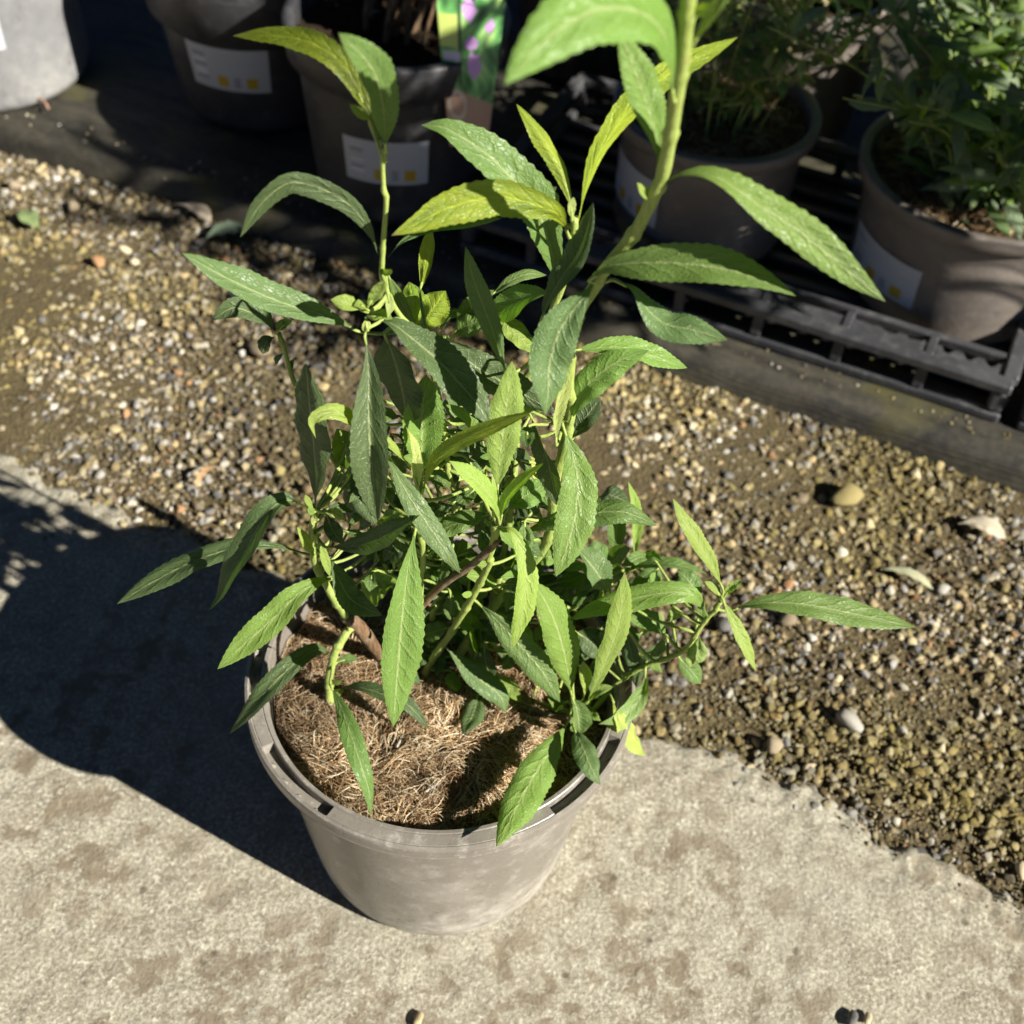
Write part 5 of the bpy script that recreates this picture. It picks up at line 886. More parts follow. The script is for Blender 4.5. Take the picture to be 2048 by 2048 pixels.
xy, s, a_, b_ = gravel_points(620, .0095, .0155, 71, 2.4)
for i in range(min(288, len(s))):
    o = obj('pebble', peb_mesh[i % 10], None, gravel)
    fl = random.uniform(.5, .8)
    o.scale = (s[i] * random.uniform(.9, 1.25), s[i] * .9, s[i] * fl)
    o.rotation_euler = (random.gauss(0, .25), random.gauss(0, .25), random.uniform(0, 6.28))
    o.location = (xy[i, 0], xy[i, 1], -.010 + s[i] * fl * .16)
# grains kicked up onto the fabric edge
r_ = np.random.default_rng(88); gm = 420
ga = r_.uniform(-.95, .6, gm); gb = .540 + np.abs(r_.normal(0, .025, gm)); gs = r_.uniform(.0015, .0055, gm)
gxy = ga[:, None] * E1 + gb[:, None] * E2
V = np.concatenate([r20[i % 6] * np.array([1, .85, .6]) * gs[i] / 2 + np.array([gxy[i, 0], gxy[i, 1], BED_Z - .0012 + gs[i] * .2 + (0 if gb[i] > .552 else -.004)]) for i in range(gm)])
F = (JF[None] + (np.arange(gm) * len(JV))[:, None, None]).reshape(-1, 3)
tag(obj('grit', np_mesh('fabric_grit', V, F, np.repeat(gravel_tint(ga, gb, gm, 89), len(JV), 0)), GRIT, fabric), kind='stuff')
# a few stones that stand out
for x, y, s_, sc in [(-.214, .489, .026, (1.2, .9, .6)), (.326, .347, .030, (1.2, .9, .6)), (.262, .205, .017, (1, .9, .7)), (.212, .196, .016, (1, 1, .7)), (.30, .11, .02, (1.3, .9, .6)), (-.47, .40, .022, (1.3, .9, .5)), (-.52, .72, .016, (1, 1, .8)), (-.45, .69, .015, (1, 1, .8)), (-.40, .60, .017, (1.2, 1, .6)), (.24, .085, .016, (1, 1, .7)), (-.14, .31, .014, (1, 1, .7)), (-.17, .33, .012, (1, 1, .8))]:
    o = obj('pebble', peb_mesh[int(s_ * 10000) % 10], None, gravel); o.location = (x, y, -.004 + s_ * .12); o.scale = [s_ * q for q in sc]; o.rotation_euler = (0, 0, random.uniform(0, 6))

# ================================================================== main pot
RIM_Z = .1855
def in_slot(deg):
    for a0, a1 in [(-148, -119), (-180, -163), (-51.5, -20), (-15, 12), (25, 58), (72, 104), (118, 150), (163, 180)]:
        if a0 <= deg <= a1:
            return True
    return False
def build_rim(parent):
    n = 480
    prof = [(.0998, .150), (.1012, .172), (.1022, .1835), (.1030, .1855), (.1050, .1858), (.1056, .1853), (.1060, 'g'), (.1096, 'g'), (.1122, 'h'), (.1126, .1853), (.1132, .1858), (.1148, .1852), (.1152, .1835), (.1150, .1768), (.1152, .1760), (.1148, .1748), (.1080, .1742), (.1040, .1738)]
    V = []
    for i in range(n):
        deg = -180 + 360 * i / n; a = math.radians(deg)
        rib = (deg % 6.5) < .8
        g = .1795 if in_slot(deg) else .1856
        pass
        for r_, z in prof:
            V.append((r_ * math.cos(a), r_ * math.sin(a), (g if z == 'g' else (max(g, .1838) if rib else g) if z == 'h' else z)))
    me = mesh_from('pot_rim', V, grid_faces(n, len(prof), True), smooth=False)
    return obj('rim', me, TAUPE, parent)
pot = empty('plant_pot', (0, 0, 0)); tag(pot, 'taupe plastic pot with slotted rim standing on the concrete slab, holding the tall leafy shrub', 'plant pot')
build_rim(pot)
prof = [(.1044, .1752), (.1030, .168), (.1005, .14), (.0965, .10), (.0915, .055), (.0872, .022), (.0852, .011), (.0825, .0045), (.0785, .0018), (.05, .0018), (.001, .003)]
V, F = lathe(prof, 128); obj('wall', mesh_from('pot_wall', V, F), TAUPE, pot)
# moulding seam line under the rim
V, F = tube([(.1036 * math.cos(t), .1036 * math.sin(t), .1660 + .0006 * math.sin(5 * t)) for t in np.linspace(0, 2 * math.pi, 97)], [.0009] * 97, 5, False)
obj('seam', mesh_from('pot_seam', V, F), TAUPE, pot)
def soil_z(x, y):
    x = np.asarray(x, float); y = np.asarray(y, float); r_ = np.hypot(x, y)
    z = .166 + .004 * (1 - (r_ / .1) ** 2) + .0022 * smooth_noise(x, y, .03, 81) + .0022 * smooth_noise(x, y, .011, 82)
    z -= .014 * np.clip((x * .85 - y * .35 - .045) / .05, 0, 1)
    z -= .004 * np.exp(-((x + .035) ** 2 + (y + .02) ** 2) / .02 ** 2)
    z -= .002 * np.exp(-((x + .01) ** 2 + (y - .01) ** 2) / .035 ** 2)
    z -= .004 * np.exp(-((x - .012) ** 2 + (y + .035) ** 2) / .008 ** 2)
    return z
def build_soil(parent):
    nr, na = 46, 150; V = [(0, 0, float(soil_z(0, 0)))]
    for i in range(1, nr + 1):
        r_ = .1006 * i / nr
        for k in range(na):
            a = 2 * math.pi * k / na; x, y = r_ * math.cos(a), r_ * math.sin(a); V.append((x, y, float(soil_z(x, y)) + random.gauss(0, .0006)))
    F = [(0, 1 + k, 1 + (k + 1) % na) for k in range(na)]
    for i in range(nr - 1):
        for k in range(na):
            F.append((1 + i * na + k, 1 + (i + 1) * na + k, 1 + (i + 1) * na + (k + 1) % na, 1 + i * na + (k + 1) % na))
    return obj('potting_mix', mesh_from('potting_mix', V, F), COIRB, parent)
build_soil(pot)
def fibres(n, seed, rad=.0995, zf=soil_z, lmin=.008, lmax=.032, thick=(.00010, .00022), lift=.005, cx=0, cy=0, dark=None):
    r_ = np.random.default_rng(seed); S = 6
    rr = rad * np.sqrt(r_.random(n)); an = r_.uniform(0, 6.283, n); x0, y0 = rr * np.cos(an), rr * np.sin(an)
    # clumps share a direction
    ck = smooth_noise(x0, y0, .022, seed + 1) * 3.0 + r_.normal(0, .8, n)
    Ln = r_.uniform(lmin, lmax, n); curv = r_.normal(0, 1.6, n); th = r_.uniform(*thick, n)
    t = np.linspace(-.5, .5, S)[None]
    ang = ck[:, None] + curv[:, None] * t
    px_ = x0[:, None] + np.cumsum(np.cos(ang), 1) * Ln[:, None] / S; py_ = y0[:, None] + np.cumsum(np.sin(ang), 1) * Ln[:, None] / S
    rad_ = np.hypot(px_, py_); k = np.minimum(1, rad / np.maximum(rad_, 1e-6)); px_ *= k; py_ *= k
    hl = lift * r_.random(n)[:, None] ** 1.6
    pz = zf(px_, py_) + .0004 + hl * (1 - (2 * t) ** 2) + hl * r_.normal(0, .35, (n, 1)) * t * 2
    P = np.stack([px_ + cx, py_ + cy, pz], -1)
    T = np.gradient(P, axis=1); T /= np.linalg.norm(T, axis=2, keepdims=True) + 1e-9
    s1 = np.cross(T, np.array([0, 0, 1.0])); s1 /= np.linalg.norm(s1, axis=2, keepdims=True) + 1e-9; s2 = np.cross(s1, T)
    V = np.empty((n, S, 3, 3))
    for q in range(3):
        a = q * 2.0944; V[:, :, q] = P + (s1 * math.cos(a) + s2 * math.sin(a)) * th[:, None, None]
    base = np.arange(n)[:, None, None] * (S * 3); i = np.arange(S - 1)[None, :, None] * 3; q = np.arange(3)[None, None]; q2 = (q + 1) % 3
    F = np.stack([base + i + q, base + i + q2, base + i + 3 + q2, base + i + 3 + q], -1).reshape(-1, 4)
    pal = np.array([(.62, .44, .24), (.74, .57, .35), (.44, .28, .14), (.80, .67, .47), (.30, .18, .085), (.20, .115, .055)]) if dark is None else np.array(dark)
    C = pal[r_.integers(0, len(pal), n)] * r_.uniform(.7, 1.15, (n, 1))
    cl = np.clip(.8 + .5 * smooth_noise(x0, y0, .03, seed + 3), .4, 1.2)[:, None]
    return V.reshape(-1, 3), F, np.repeat(C * cl, S * 3, 0)
V, F, C = fibres(15000, 91, lmax=.036, lift=.007)
tag(obj('coir_fibre', np_mesh('coir_fibre', V, F, C), FIBRE, pot), kind='stuff')
# bark chips and twig bits lying on the mulch
for i in range(26):
    a = random.uniform(0, 6.28); r_ = .09 * math.sqrt(random.random()); x, y = r_ * math.cos(a), r_ * math.sin(a)
    L_ = random.uniform(.006, .02); d = random.uniform(0, 6.28); z = float(soil_z(x, y)) + .003
    pts = [(x + math.cos(d) * L_ * t, y + math.sin(d) * L_ * t, z + random.gauss(0, .0008)) for t in (-.5, 0, .5)]
    V, F = tube(pts, [.0006, .0011, .0005], 5)
    c = random.choice([(.45, .42, .36), (.20, .12, .06), (.36, .27, .16), (.12, .08, .05)])
    obj('bark_chip', mesh_from('bark_chip', V, F, cols=[c] * len(V)), DEBRIS, pot)

# ================================================================== the shrub
def leaf_profile(v):
    """half width 0..1 along the leaf: narrow stalk, widest at two fifths, long point"""
    v = np.clip(v, 0, 1)
    w = np.clip((v - .05) / .95, 0, 1)
    blade = (w ** 1.25) * ((1 - w) ** 1.15) / (.5208 ** 1.25 * .4792 ** 1.15)
    blade = np.minimum(blade * 1.05, 1.0) ** .86
    return np.maximum(blade, .085 * (1 - v) ** .7 * (v < .98))
def leaf_mesh(points, width, N, fold, seed, org=(0, 0, 0), nl=46, half=4, wave=1.0):
    r_ = np.random.default_rng(seed)
    P = catmull(points, nl); T = np.gradient(P, axis=0); T /= np.linalg.norm(T, axis=1)[:, None] + 1e-12
    N = np.array(N, float); N /= np.linalg.norm(N)
    v = np.linspace(0, 1, nl); hw = leaf_profile(v) * width * .5
    ln = np.sum(np.linalg.norm(np.diff(P, axis=0), axis=1))
    teeth = 1 + .055 * np.where(np.arange(nl) % 2, 1, -.5) * (v > .12) * (v < .97) * r_.uniform(.5, 1.2, nl)
    ph = r_.uniform(0, 6.28, 4); fr = r_.uniform(2.0, 4.5, 2); tw = r_.normal(0, .45); cu = r_.uniform(.12, .5)
    asym = r_.normal(0, .04); V = []; UV = []
    cols = [(-1 + j / half) for j in range(2 * half + 1)]
    for i in range(nl):
        n = N - T[i] * (N @ T[i]); n /= np.linalg.norm(n) + 1e-9
        s = np.cross(T[i], n); a = tw * (v[i] - .5) * 2
        n, s = n * math.cos(a) + s * math.sin(a), s * math.cos(a) - n * math.sin(a)
        fo = math.radians(fold) * (1.15 - .5 * v[i])
        for u_ in cols:
            au = abs(u_); k = (1 + asym * (1 if u_ > 0 else -1)) * (teeth[i] if au > .99 else 1)
            w = hw[i] * au * k
            rip = .085 * hw[i] * au * wave * math.sin(fr[0 if u_ < 0 else 1] * 6.28 * v[i] + ph[0 if u_ < 0 else 1])
            h = w * math.sin(fo) - hw[i] * cu * au ** 3 + rip
            V.append(P[i] + s * (w * math.cos(fo)) * (1 if u_ > 0 else -1) + n * h - np.array(org)); UV.append((u_ * .5 + .5, v[i]))
    return mesh_from('leaf', V, grid_faces(nl, len(cols)), uvs=UV)
LCOL = {'s': (.15, .20, .11), 'b': (.34, .25, .14), 'o': (.10, .14, .012), 'y': (.23, .33, .034), 'p': (.40, .45, .12), 'm': (.070, .145, .010), 'mb': (.122, .228, .014), 'ml': (.19, .29, .055), 'd': (.022, .056, .008), 'dl': (.060, .118, .024)}  # blade tones; d partly holds shade, dl and mb partly sunlight, as colour
def leaf_color(k, r_):
    c = np.array(LCOL[k]) * r_.uniform(.85, 1.18); c[0] *= r_.uniform(.88, 1.12)
    return (*[float(x) for x in c], 1.0)
BASE = np.array([0, 0, .165])
shrub = empty('leafy_shrub', tuple(BASE)); tag(shrub, 'tall bright green shrub with long pointed leaves growing in the front pot', 'shrub')
stem_obj = {}
for sname, (pts, r0, r1, kind) in STEMS.items():
    n = max(14, len(pts) * 5); P = catmull(pts, n) - BASE
    rad = np.linspace(r0, r1, n) * .001 * (1 + .05 * np.sin(np.arange(n) * 1.7))
    if kind == 'g':
        n = n * 2; P = catmull(pts, n) - BASE; rad = np.interp(np.linspace(0, 1, n), np.linspace(0, 1, n // 2), rad)
        step = max(8, int(.030 / (np.sum(np.linalg.norm(np.diff(P, axis=0), axis=1)) / n)))
        for k in range(step // 2 + 2, n - 2, step):
            rad[k] *= 1.24; rad[k - 1] *= 1.10; rad[k + 1] *= .94; P[k:] += np.array([random.gauss(0, .0006), 0, 0])
    V, F = tube(P, rad, 10)
    stem_obj[sname] = obj('stem', mesh_from('stem', V, F), STEM if kind == 'g' else BARK, shrub)
    if kind == 'w': stem_obj[sname]['label'] = 'brown woody stem with rough bark'
lr = np.random.default_rng(5)
for i, (sname, pts, w, N, k, fold, flip) in enumerate(LEAVES):
    o = obj('leaf', leaf_mesh(pts, w, N, fold, 1000 + i, BASE), LEAF, stem_obj[sname])
    o.color = leaf_color(k, lr)
# a short stalk carries every blade whose base stands off its stem
AXES = {k: catmull(v[0], 60) for k, v in STEMS.items()}
for i, (sname, pts, w, N, k, fold, flip) in enumerate(LEAVES):
    q = np.array(pts[0]); best = None
    for kname, ax in AXES.items():
        d = np.linalg.norm(ax - q, axis=1) + .7 * np.maximum(0, ax[:, 2] - q[2]) + (0 if kname == sname else .006)
        j = int(np.argmin(d))
        if best is None or d[j] < best[0]: best = (d[j], kname, ax[j])
    s0 = best[2]; gap = np.linalg.norm(s0 - q)
    if gap < .003: continue
    t0 = np.array(pts[1]) - q; t0 /= np.linalg.norm(t0) + 1e-9
    P = catmull([s0, s0 * .55 + q * .45 + np.array([0, 0, -.10 * gap]), q, q + t0 * .006], 9) - BASE
    V, F = tube(P, np.linspace(.0011, .0006, 9), 6)
    obj('leaf_stalk', mesh_from('leaf_stalk', V, F), STEM, stem_obj[best[1]])
# small side buds in the axils
for sname in ('tall_left', 'tall_right', 'left_shoot', 'front_centre', 'low_left'):
    P = catmull(STEMS[sname][0], 40)
    for k in (24, 31, 38):
        d = np.array([random.uniform(-1, 1), random.uniform(-1, .2), .6]); d /= np.linalg.norm(d); q = P[k]
        pts = [q, q + d * .005, q + d * .011 + np.array([0, 0, .002])]
        o = obj('bud', leaf_mesh(pts, .004, (.3, -.7, .6), 26, k, BASE, 10, 2), LEAF, stem_obj[sname]); o.color = leaf_color('y', lr)

# ================================================================== background pots
def make_pot(name, loc, R, H, Rb, mat, label, soil=PEAT, soil_drop=.02, collar=.03, group=None, square=False):
    t = empty(name, loc); tag(t, label, 'plant pot', group)
    k = R - .008
    prof = [(R - .013, H - soil_drop - .03), (R - .0105, H - .004), (R - .0095, H), (R - .001, H), (R, H - .002), (R - .0015, H - collar), (R - .004, H - collar - .002), (k - .003, H - collar - .004), (k - .004, H - collar - .012),
            (Rb + .003, .014), (Rb, .006), (Rb - .005, .001), (.001, .001)]
    V, F = lathe(prof, 96); obj('wall', mesh_from('pot_wall', V, F), mat, t)
    n = 60; zs = H - soil_drop; V = [(0, 0, zs + .004)]; F = []
    for i in range(1, 13):
        for q in range(n):
            a = 2 * math.pi * q / n; r_ = (R - .0122) * i / 12; V.append((r_ * math.cos(a), r_ * math.sin(a), zs + .004 * (1 - i / 12) + random.gauss(0, .0018)))
    F += [(0, 1 + q, 1 + (q + 1) % n) for q in range(n)]
    for i in range(11):
        for q in range(n): F.append((1 + i * n + q, 1 + (i + 1) * n + q, 1 + (i + 1) * n + (q + 1) % n, 1 + i * n + (q + 1) % n))
    obj('potting_mix', mesh_from('potting_mix', V, F), soil, t)
    t['_prof'] = 0; del t['_prof']
    wall = lambda z: (Rb + .003) + (k - .004 - Rb - .003) * (z - .014) / (H - collar - .026)
    return t, wall
def pot_label(parent, wall, a0, a1, z0, z1, slant=0.0, label=None):
    """printed paper label wrapped on the pot wall: barcode block, text lines, two yellow squares"""
    nu, nv = 60, 40; V = []; C = []
    r_ = np.random.default_rng(int(abs(a0) * 100)); bars = r_.random(200) > .5
    for i in range(nu):
        u_ = i / (nu - 1); a = math.radians(a0 + (a1 - a0) * u_)
        for j in range(nv):
            v = j / (nv - 1); z = z0 + (z1 - z0) * v + slant * (u_ - .5); rr = wall(z) + .0012
            V.append((rr * math.cos(a), rr * math.sin(a), z))
            c = (.47, .48, .50)  # white paper greyed in its colour to stand for shade
            if .07 < u_ < .24 and .22 < v < .80: c = (.16, .16, .17) if bars[j * 2] else (.62, .62, .64)
            elif .34 < u_ < .92 and .55 < v < .92 and (j % 4 == 1) and (u_ < .92 - .3 * ((j // 4) % 3) / 2): c = (.42, .43, .46)
            elif .36 < u_ < .50 and .08 < v < .34: c = (.50, .33, .03)
            elif .56 < u_ < .66 and .10 < v < .34: c = (.30, .31, .34)
            elif .72 < u_ < .86 and .08 < v < .34: c = (.50, .33, .03)
            C.append(c)
    o = obj('paper_label', mesh_from('paper_label', V, grid_faces(nu, nv), cols=C), PRINT, parent)
    if label: o['label'] = label
    return o
def bare_twigs(name, loc, label, n, h, spread, zbase, seed, mat=BARK, group=None, thick=.0022, lean=(0, 0)):
    t = empty(name, (loc[0], loc[1], loc[2] + zbase)); tag(t, label, 'shrub', group); r_ = np.random.default_rng(seed)
    for i in range(n):
        a = r_.uniform(0, 6.28); b = r_.uniform(.0, .035); x, y = b * math.cos(a), b * math.sin(a)
        hh = h * r_.uniform(.45, 1.0); dx, dy = spread * r_.normal(0, .5) + lean[0], spread * r_.normal(0, .5) + lean[1]
        P = catmull([(x, y, -.02), (x + dx * .25, y + dy * .25, hh * .35), (x + dx * .6 + r_.normal(0, .008), y + dy * .6, hh * .7), (x + dx, y + dy, hh)], 14)
        q = thick * r_.uniform(.6, 1.1); V, F = tube(P, np.linspace(q, q * .4, 14), 6)
        s = obj('stem', mesh_from('stem', V, F), mat, t)
        for k in range(3):
            j = int(r_.integers(4, 12)); d = r_.normal(0, 1, 3); d[2] = abs(d[2]) + .5; d /= np.linalg.norm(d); L_ = hh * r_.uniform(.1, .3)
            V, F = tube([P[j], P[j] + d * L_ * .5 + (0, 0, .004), P[j] + d * L_], [q * .6, q * .45, q * .25], 5)
            obj('twig', mesh_from('twig', V, F), mat, s)
    return t

# generic leaf shapes along +X, unit length, for the plants further back
GL = []
for i in range(8):
    cv = random.uniform(.05, .35); sd = random.uniform(-.12, .12)
    pts = [(0, 0, 0), (.25, sd * .3, cv * .45), (.55, sd, cv * .55), (.8, sd * 1.3, cv * .3), (1.0, sd, -cv * .3)]
    me = leaf_mesh(pts, random.uniform(.19, .27), (0, 0, 1), 14, 600 + i, (0, 0, 0), 18, 3); me.materials.append(LEAF); GL.append(me)
def leafy(name, loc, zbase, label, n_stems, h, spread, per, leaf_len, kinds, seed, group=None, lean=(0, 0), thick=.0018, lo=.12, cat='shrub', mass=False, twin=True):
    """shrub with opposite leaf pairs; mass=True joins the leaves of each stem into one foliage part"""
    t = empty(name, (loc[0], loc[1], loc[2] + zbase)); tag(t, label, cat, group); r_ = np.random.default_rng(seed)
    for i in range(n_stems):
        a = 6.283 * i / n_stems + r_.normal(0, .3); b = r_.uniform(.005, .04); x, y = b * math.cos(a), b * math.sin(a)
        hh = h * r_.uniform(.6, 1.0); sp = spread * r_.uniform(.4, 1.1); dx, dy = sp * math.cos(a) + lean[0], sp * math.sin(a) + lean[1]
        P = catmull([(x, y, -.02), (x + dx * .2, y + dy * .2, hh * .35), (x + dx * .55, y + dy * .55, hh * .72), (x + dx, y + dy, hh)], 24)
        V, F = tube(P, np.linspace(thick, thick * .5, 24), 6); s = obj('stem', mesh_from('stem', V, F), STEM, t)
        MV, MF, MU, off = [], [], [], 0
        for k in range(per):
            f = lo + (1 - lo) * (k + .5) / per; j = min(22, int(f * 23)); az = r_.uniform(0, 6.283)
            for m in range(2 if twin else 1):
                az2 = az + math.pi * m + r_.normal(0, .2); el = r_.normal(.35, .35) + (.5 if k > per - 3 else 0)
                d = Vector((math.cos(az2) * math.cos(el), math.sin(az2) * math.cos(el), math.sin(el)))
                upn = Vector((r_.normal(0, .25), r_.normal(0, .25), 1)); sdv = upn.cross(d).normalized(); nn = d.cross(sdv)
                L_ = leaf_len * r_.uniform(.55, 1.15) * (1 - .35 * f ** 3)
                M3 = Matrix((d, sdv, nn)).transposed().to_4x4() @ Matrix.Diagonal((L_, L_ * r_.uniform(.8, 1.25), L_, 1)); M3.translation = Vector(P[j])
                g = GL[int(r_.integers(0, 8))]
                if mass:
                    co = np.array([M3 @ v.co for v in g.vertices]); MV.append(co); nv_ = len(co)
                    MF += [tuple(off + q for q in p.vertices) for p in g.polygons]; off += nv_
                    uvd = g.uv_layers[0].data; uu = np.zeros((nv_, 2))
                    for p in g.polygons:
                        for li, vi in zip(p.loop_indices, p.vertices): uu[vi] = uvd[li].uv[:]
                    MU.append(uu)
                else:
                    o = obj('leaf', g, None, s); o.matrix_local = M3; o.color = leaf_color(kinds[int(r_.integers(0, len(kinds)))], r_)
        if mass:
            o = obj('foliage', mesh_from('foliage', np.concatenate(MV), MF, uvs=np.concatenate(MU)), LEAF, s); o.color = leaf_color(kinds[i % len(kinds)], r_); tag(o, kind='stuff')
    return t

# --- the three dark and grey pots on the left
p3, w3 = make_pot('plant_pot', (-.108, .745, BED_Z), .110, .190, .084, BLACKPOT, 'charcoal pot with a white barcode label below the picture tag', PEAT, .022, .032)
pot_label(p3, w3, -118, -66, .058, .108, label='white label with barcode and two yellow squares')
p2, w2 = make_pot('plant_pot', (-.280, .905, BED_Z), .118, .20, .090, BLACKPOT, 'dark grey pot with a white label and sunlit collar, behind the charcoal pot', PEAT, .02, .080)
pot_label(p2, w2, -124, -74, .058, .110, label='white label with two yellow squares')
p1, w1 = make_pot('plant_pot', (-.597, .918, BED_Z), .117, .215, .104, SUNLIT_GREY, 'grey pot coloured light for the sun at the left edge of the fabric', PEAT, .02, .012)
pot_label(p1, lambda z: w1(z), -112, -57, .075, .150, .004)
p0, w0 = make_pot('plant_pot', (-.115, 1.165, BED_Z), .112, .19, .086, SUNLIT_GREY, 'grey pot half hidden behind the charcoal pot', PEAT, .02, .03)
bare_twigs('bare_shrub', (-.108, .745, BED_Z), 'cut back shrub with brown bare stems in the charcoal pot', 16, .16, .07, .16, 3, thick=.004, lean=(.03, .05))
bare_twigs('bare_shrub', (-.280, .905, BED_Z), 'thin bare twigs rising from the dark grey pot', 6, .5, .12, .18, 4, lean=(.05, -.12))
bare_twigs('bare_shrub', (-.597, .918, BED_Z), 'thin bare twigs rising from the light grey pot', 6, .5, .12, .19, 6, lean=(.1, -.08))

# --- picture tag hooked on the charcoal pot
def picture_card():
    nu, nv = 56, 150; V = []; C = []; r_ = np.random.default_rng(9)
    fl = [(.20, .72, .09, .035), (.47, .62, .10, .05), (.60, .90, .08, .03), (.58, .38, .13, .055), (.52, .48, .11, .03), (.85, .84, .07, .03), (.15, .90, .08, .03), (.80, .55, .07, .028), (.40, .80, .06, .03)]
    for i in range(nu):
        u_ = i / (nu - 1)
        for j in range(nv):
            v = j / (nv - 1); wid = .036 + .026 * min(1, v * 1.6)
            x = (u_ - .5) * wid; z = v * .205; y = .010 * v * v - .004 * math.cos(3.1 * (u_ - .5)) + .02 * v
            V.append((x, y, z))
            g = math.sin(u_ * 9 + v * 14) * math.sin(v * 23 - u_ * 5)
            g += .5 * math.sin(31 * u_ + 5 * math.sin(17 * v)) * math.sin(41 * v + 3 * u_); c = np.array((.16, .46, .13)) + np.array((.30, .30, .10)) * max(0, g) - np.array((.10, .28, .08)) * max(0, -g)
            if u_ < .36 and .46 < v < .60: c = np.array((.52, .62, .16))
            if .30 < u_ < .36 and v > .3: c = np.array((.05, .10, .05))
            for fx, fy, rx, ry in fl:
                q = ((u_ - fx) / rx) ** 2 + ((v - fy) / ry) ** 2
                if q < 1 + .35 * math.sin(40 * u_) * math.sin(90 * v): c = np.array((.62, .30, .70)) if (i * 3 + j * 5) % 4 else np.array((.82, .60, .88))
            if v < .30 - .10 * u_:
                c = np.array((.55, .33, .23)); q = ((u_ - .25) / .2) ** 2 + ((v - .2) / .07) ** 2
                if .5 < q < 1: c = np.array((.72, .58, .46))
            if .05 < u_ < .33 and .40 < v < .44: c = np.array((.62, .55, .68))
            C.append(c)
    me = mesh_from('plant_tag', V, grid_faces(nu, nv), cols=C)
    t = obj('plant_tag', me, PRINT); t.location = (-.030, .650, .128); t.rotation_euler = (math.radians(-4), 0, math.radians(6))
    md = t.modifiers.new('thickness', 'SOLIDIFY'); md.thickness = .0006
    return tag(t, 'picture tag with purple flower spikes hooked on the charcoal pot', 'plant tag')
picture_card()

# --- black shuttle trays along the front of the bed
def make_tray(a0, a1, b0, b1, label):
    t = empty('shuttle_tray', row(a0, b0, BED_Z), ROW); tag(t, label, 'tray', 'black pot trays along the bed edge')
    L_, D = a1 - a0, b1 - b0; H = .046; LED = .044
    def part(n, *b, bev=.002): return obj(n, box_mesh(n, *b, bev=bev), TRAYM, t)
    part('base_rail', 0, L_, 0, .010, 0, .010); part('base_rail', 0, L_, D - .010, D, 0, .010)
    part('base_rail', 0, .010, .0105, D - .0105, 0, .010); part('base_rail', L_ - .010, L_, .0105, D - .0105, 0, .010)
    part('top_rail', 0, L_, -.003, .012, H - .011, H); part('top_rail', 0, L_, D - .012, D + .003, H - .011, H)
    part('top_rail', -.003, .012, .0125, D - .0125, H - .011, H); part('top_rail', L_ - .012, L_ + .003, .0125, D - .0125, H - .011, H)
    for x in (.0, L_ - .015):
        for y in (.0005, D - .0155): part('corner_post', x, x + .015, y, y + .015, .0105, H - .0115, bev=.003)
    n = max(2, int(L_ / .078))
    for i in range(1, n):
        x = L_ * i / n
        part('upright', x - .005, x + .005, .001, .009, .0105, H - .0115, bev=.001); part('upright', x - .005, x + .005, D - .009, D - .001, .0105, H - .0115, bev=.001)
        part('ledge_rib', x - .004, x + .004, .0125, LED - .0055, H - .010, H - .0015, bev=.001)
    # front ledge: a flat bar with scalloped bites, cut per bay
    part('ledge_bar', .0125, L_ - .0125, LED - .005, LED + .003, H - .012, H - .002, bev=.0015)
    for i in range(n):
        x0, x1 = L_ * i / n + .0045, L_ * (i + 1) / n - .0045
        if i == 0: x0 += .009
        if i == n - 1: x1 -= .009
        top = [(x0 + (x1 - x0) * q / 40, .0295 - .011 * max(0.0, math.sin(3 * math.pi * q / 40) ** 2 - .25)) for q in range(41)]
        V = []
        for z in (H - .008, H - .0035):
            V += [(x, .0128, z) for x, _ in top] + [(x, y, z) for x, y in top]
        m = 41; F = []
        for q in range(40):
            F += [(2 * m + q, 2 * m + q + 1, 3 * m + q + 1, 3 * m + q), (q + 1, q, m + q, m + q + 1), (m + q, 3 * m + q, 3 * m + q + 1, m + q + 1)]
        obj('ledge_web', mesh_from('ledge_web', V, F, smooth=False), TRAYM, t)
    # floor slats under the pots
    k = int((D - .02) / .030)
    for i in range(1, k):
        y = .010 + (D - .02) * i / k; part('slat', .0105, L_ - .0105, y - .006, y + .006, .002, .008, bev=.001)
    return t
make_tray(-.270, .276, .573, .880, 'black plastic slatted tray holding the two leafy taupe pots')
make_tray(.292, .754, .573, .880, 'black plastic slatted tray at the right edge of the picture')
TRAY_TOP = BED_Z + .0415
DECK = BED_Z + .040

# --- taupe pots standing in the tray
P4 = row(-.066, .716, BED_Z + .0085); P5 = row(.190, .742, BED_Z + .0085)
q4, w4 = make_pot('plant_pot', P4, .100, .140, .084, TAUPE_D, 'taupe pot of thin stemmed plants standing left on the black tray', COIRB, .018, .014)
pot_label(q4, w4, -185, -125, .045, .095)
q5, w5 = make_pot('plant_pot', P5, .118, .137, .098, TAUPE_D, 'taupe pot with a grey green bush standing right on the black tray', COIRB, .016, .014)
pot_label(q5, w5, -176, -124, .034, .078)
V, F, C = fibres(1800, 191, .108, lambda x, y: x * 0 + .123, .012, .04, (.0002, .0004), .006)
tag(obj('coir_fibre', np_mesh('coir_fibre', V, F, C), FIBRE, q5), kind='stuff')
V, F, C = fibres(900, 192, .085, lambda x, y: x * 0 + .124, .012, .04, (.0002, .0004), .006)
tag(obj('coir_fibre', np_mesh('coir_fibre', V, F, C), FIBRE, q4), kind='stuff')
leafy('leafy_shrub', P5, .12, 'grey green bush of narrow leaves in the right taupe pot', 38, .20, .23, 11, .056, ['s', 'dl', 's', 'ml', 'dl', 'mb', 's'], 71, lean=(.02, .0), lo=.04, thick=.0012)
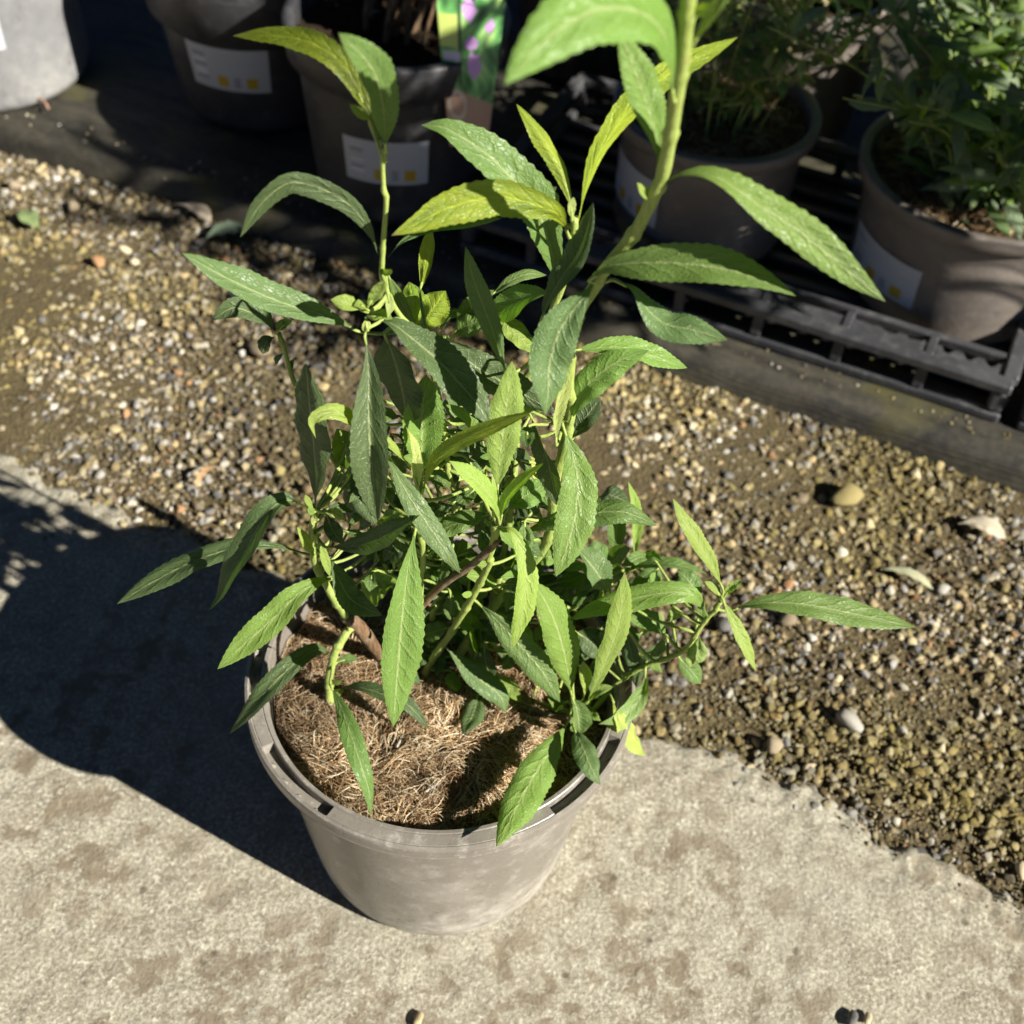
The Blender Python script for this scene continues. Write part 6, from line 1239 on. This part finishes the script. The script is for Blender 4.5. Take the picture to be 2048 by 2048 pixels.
leafy('leafy_shrub', P4, .12, 'thin stemmed plant with small pale leaves in the left taupe pot', 40, .22, .17, 12, .030, ['m', 'b', 'mb', 'dl', 'p', 'b'], 72, lean=(.02, .04), thick=.0009, lo=.30)

# --- second row behind and neighbours to the right of the picture
BACK = [(-.30, 1.00, 'd'), (-.062, .985, 'm'), (.178, .985, 'dl'), (.414, .985, 'm')]
for i, (a, b, k) in enumerate(BACK):
    loc = row(a, b, BED_Z)
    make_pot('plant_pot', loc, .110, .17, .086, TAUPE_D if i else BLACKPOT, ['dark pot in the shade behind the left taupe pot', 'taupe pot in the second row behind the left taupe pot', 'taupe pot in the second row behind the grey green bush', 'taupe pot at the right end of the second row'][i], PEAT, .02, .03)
    if i: leafy('leafy_shrub', loc, .15, ['', 'dense green bush in the second row behind the thin stemmed plant', 'dense green bush in the second row behind the grey green bush', 'dense green bush at the right end of the second row'][i], 16, .26, .20, 9, .055, ['s', 'm', 'dl', 'mb', 'b'], 80 + i, lo=.05, thick=.0012)
SIDE = [(.440, .739), (.650, .739)]  # out of view; the tall shrub is placed and shaped to shade the pots
for i, (a, b) in enumerate(SIDE):
    loc = row(a, b, BED_Z + .0085)
    make_pot('plant_pot', loc, .110, .125, .088, TAUPE_D, ['taupe pot just outside the right edge of the picture', 'taupe pot furthest right in the row'][i], COIRB, .018, .014)
    leafy('leafy_shrub', loc, .11, ['low bushy shrub just outside the right edge of the picture', 'unseen tall bushy shrub furthest right in the row, crown shaped to shade the pots'][i], [7, 30][i], [.20, .79][i], [.10, .12][i], [7, 13][i], [.06, .11][i], ['d', 'm', 'dl'], 90 + i, lo=[.1, .66][i], mass=True, lean=[(.03, .02), (-.06, -.35)][i])

# ================================================================== litter
def curled_leaf(name, loc, L_, w, col, rz, label, cat, seed):
    pts = [(0, 0, .001), (L_ * .3, L_ * .08, .004), (L_ * .65, L_ * .05, .006), (L_, -.1 * L_, .003)]
    me = leaf_mesh(pts, w, (0, 0, 1), 26, seed, (0, 0, 0), 16, 3)
    c4 = me.color_attributes.new('tint', 'FLOAT_COLOR', 'POINT'); c4.data.foreach_set('color', list((*col, 1.0)) * len(me.vertices))
    o = obj(name, me, DEBRIS); o.location = loc; o.rotation_euler = (0, 0, rz); return tag(o, label, cat)
curled_leaf('dry_leaf', (-.345, .705, -.002), .055, .016, (.55, .46, .33), -.5, 'curled beige dry leaf on the gravel beside the fabric edge', 'dry leaf', 1)
curled_leaf('dry_leaf', (.345, .262, -.002), .045, .009, (.42, .42, .26), -.35, 'narrow pale fallen leaf on the gravel right of the shrub', 'dry leaf', 2)
curled_leaf('dry_leaf', (.42, .318, .0), .04, .018, (.50, .44, .32), -.3, 'pale dry leaf scrap on the gravel at the right', 'dry leaf', 3)
curled_leaf('dry_leaf', (-.30, .645, -.001), .045, .022, (.16, .21, .14), .5, 'dull green fallen leaf on the gravel at the upper left', 'dry leaf', 4)
curled_leaf('dry_leaf', (-.47, .645, -.001), .035, .022, (.17, .22, .09), 2.3, 'small green fallen leaf on the gravel far left', 'dry leaf', 5)
curled_leaf('dry_leaf', (-.235, .30, -.001), .03, .006, (.50, .30, .15), 1.2, 'orange brown sliver of dry leaf on gravel left of the shrub', 'dry leaf', 6)
def twig(loc, pts, r_, col, label):
    V, F = tube(catmull(pts, 10), [r_] * 10, 6); o = obj('twig', mesh_from('twig', V, F, cols=[col] * len(V)), DEBRIS); o.location = loc; return tag(o, label, 'twig')
twig((-.54, .845, BED_Z + .0085), [(-.06, .004, 0), (-.01, .002, .003), (.02, -.004, .003), (.032, -.018, 0)], .0014, (.34, .20, .14), 'reddish bent twig on the fabric below the light grey pot')
def stone(loc, s_, label, sc=(1, 1, .7)):
    o = obj('stone', peb_mesh[3].copy()); o.data.materials.clear(); o.data.materials.append(PEBBLE); o.location = loc; o.scale = [s_ * q for q in sc]; return tag(o, label, 'stone')
stone((-.002, -.137, .003), .011, 'small dark stone on the concrete at the bottom edge, left of the other'); stone((.273, -.118, .003), .012, 'small dark stone on the concrete at the bottom right'); stone((.283, -.117, .003), .009, 'small pale stone beside the dark one at the bottom right')
stone((-.548, .868, BED_Z + .003), .010, 'small yellow stone at the foot of the light grey pot')
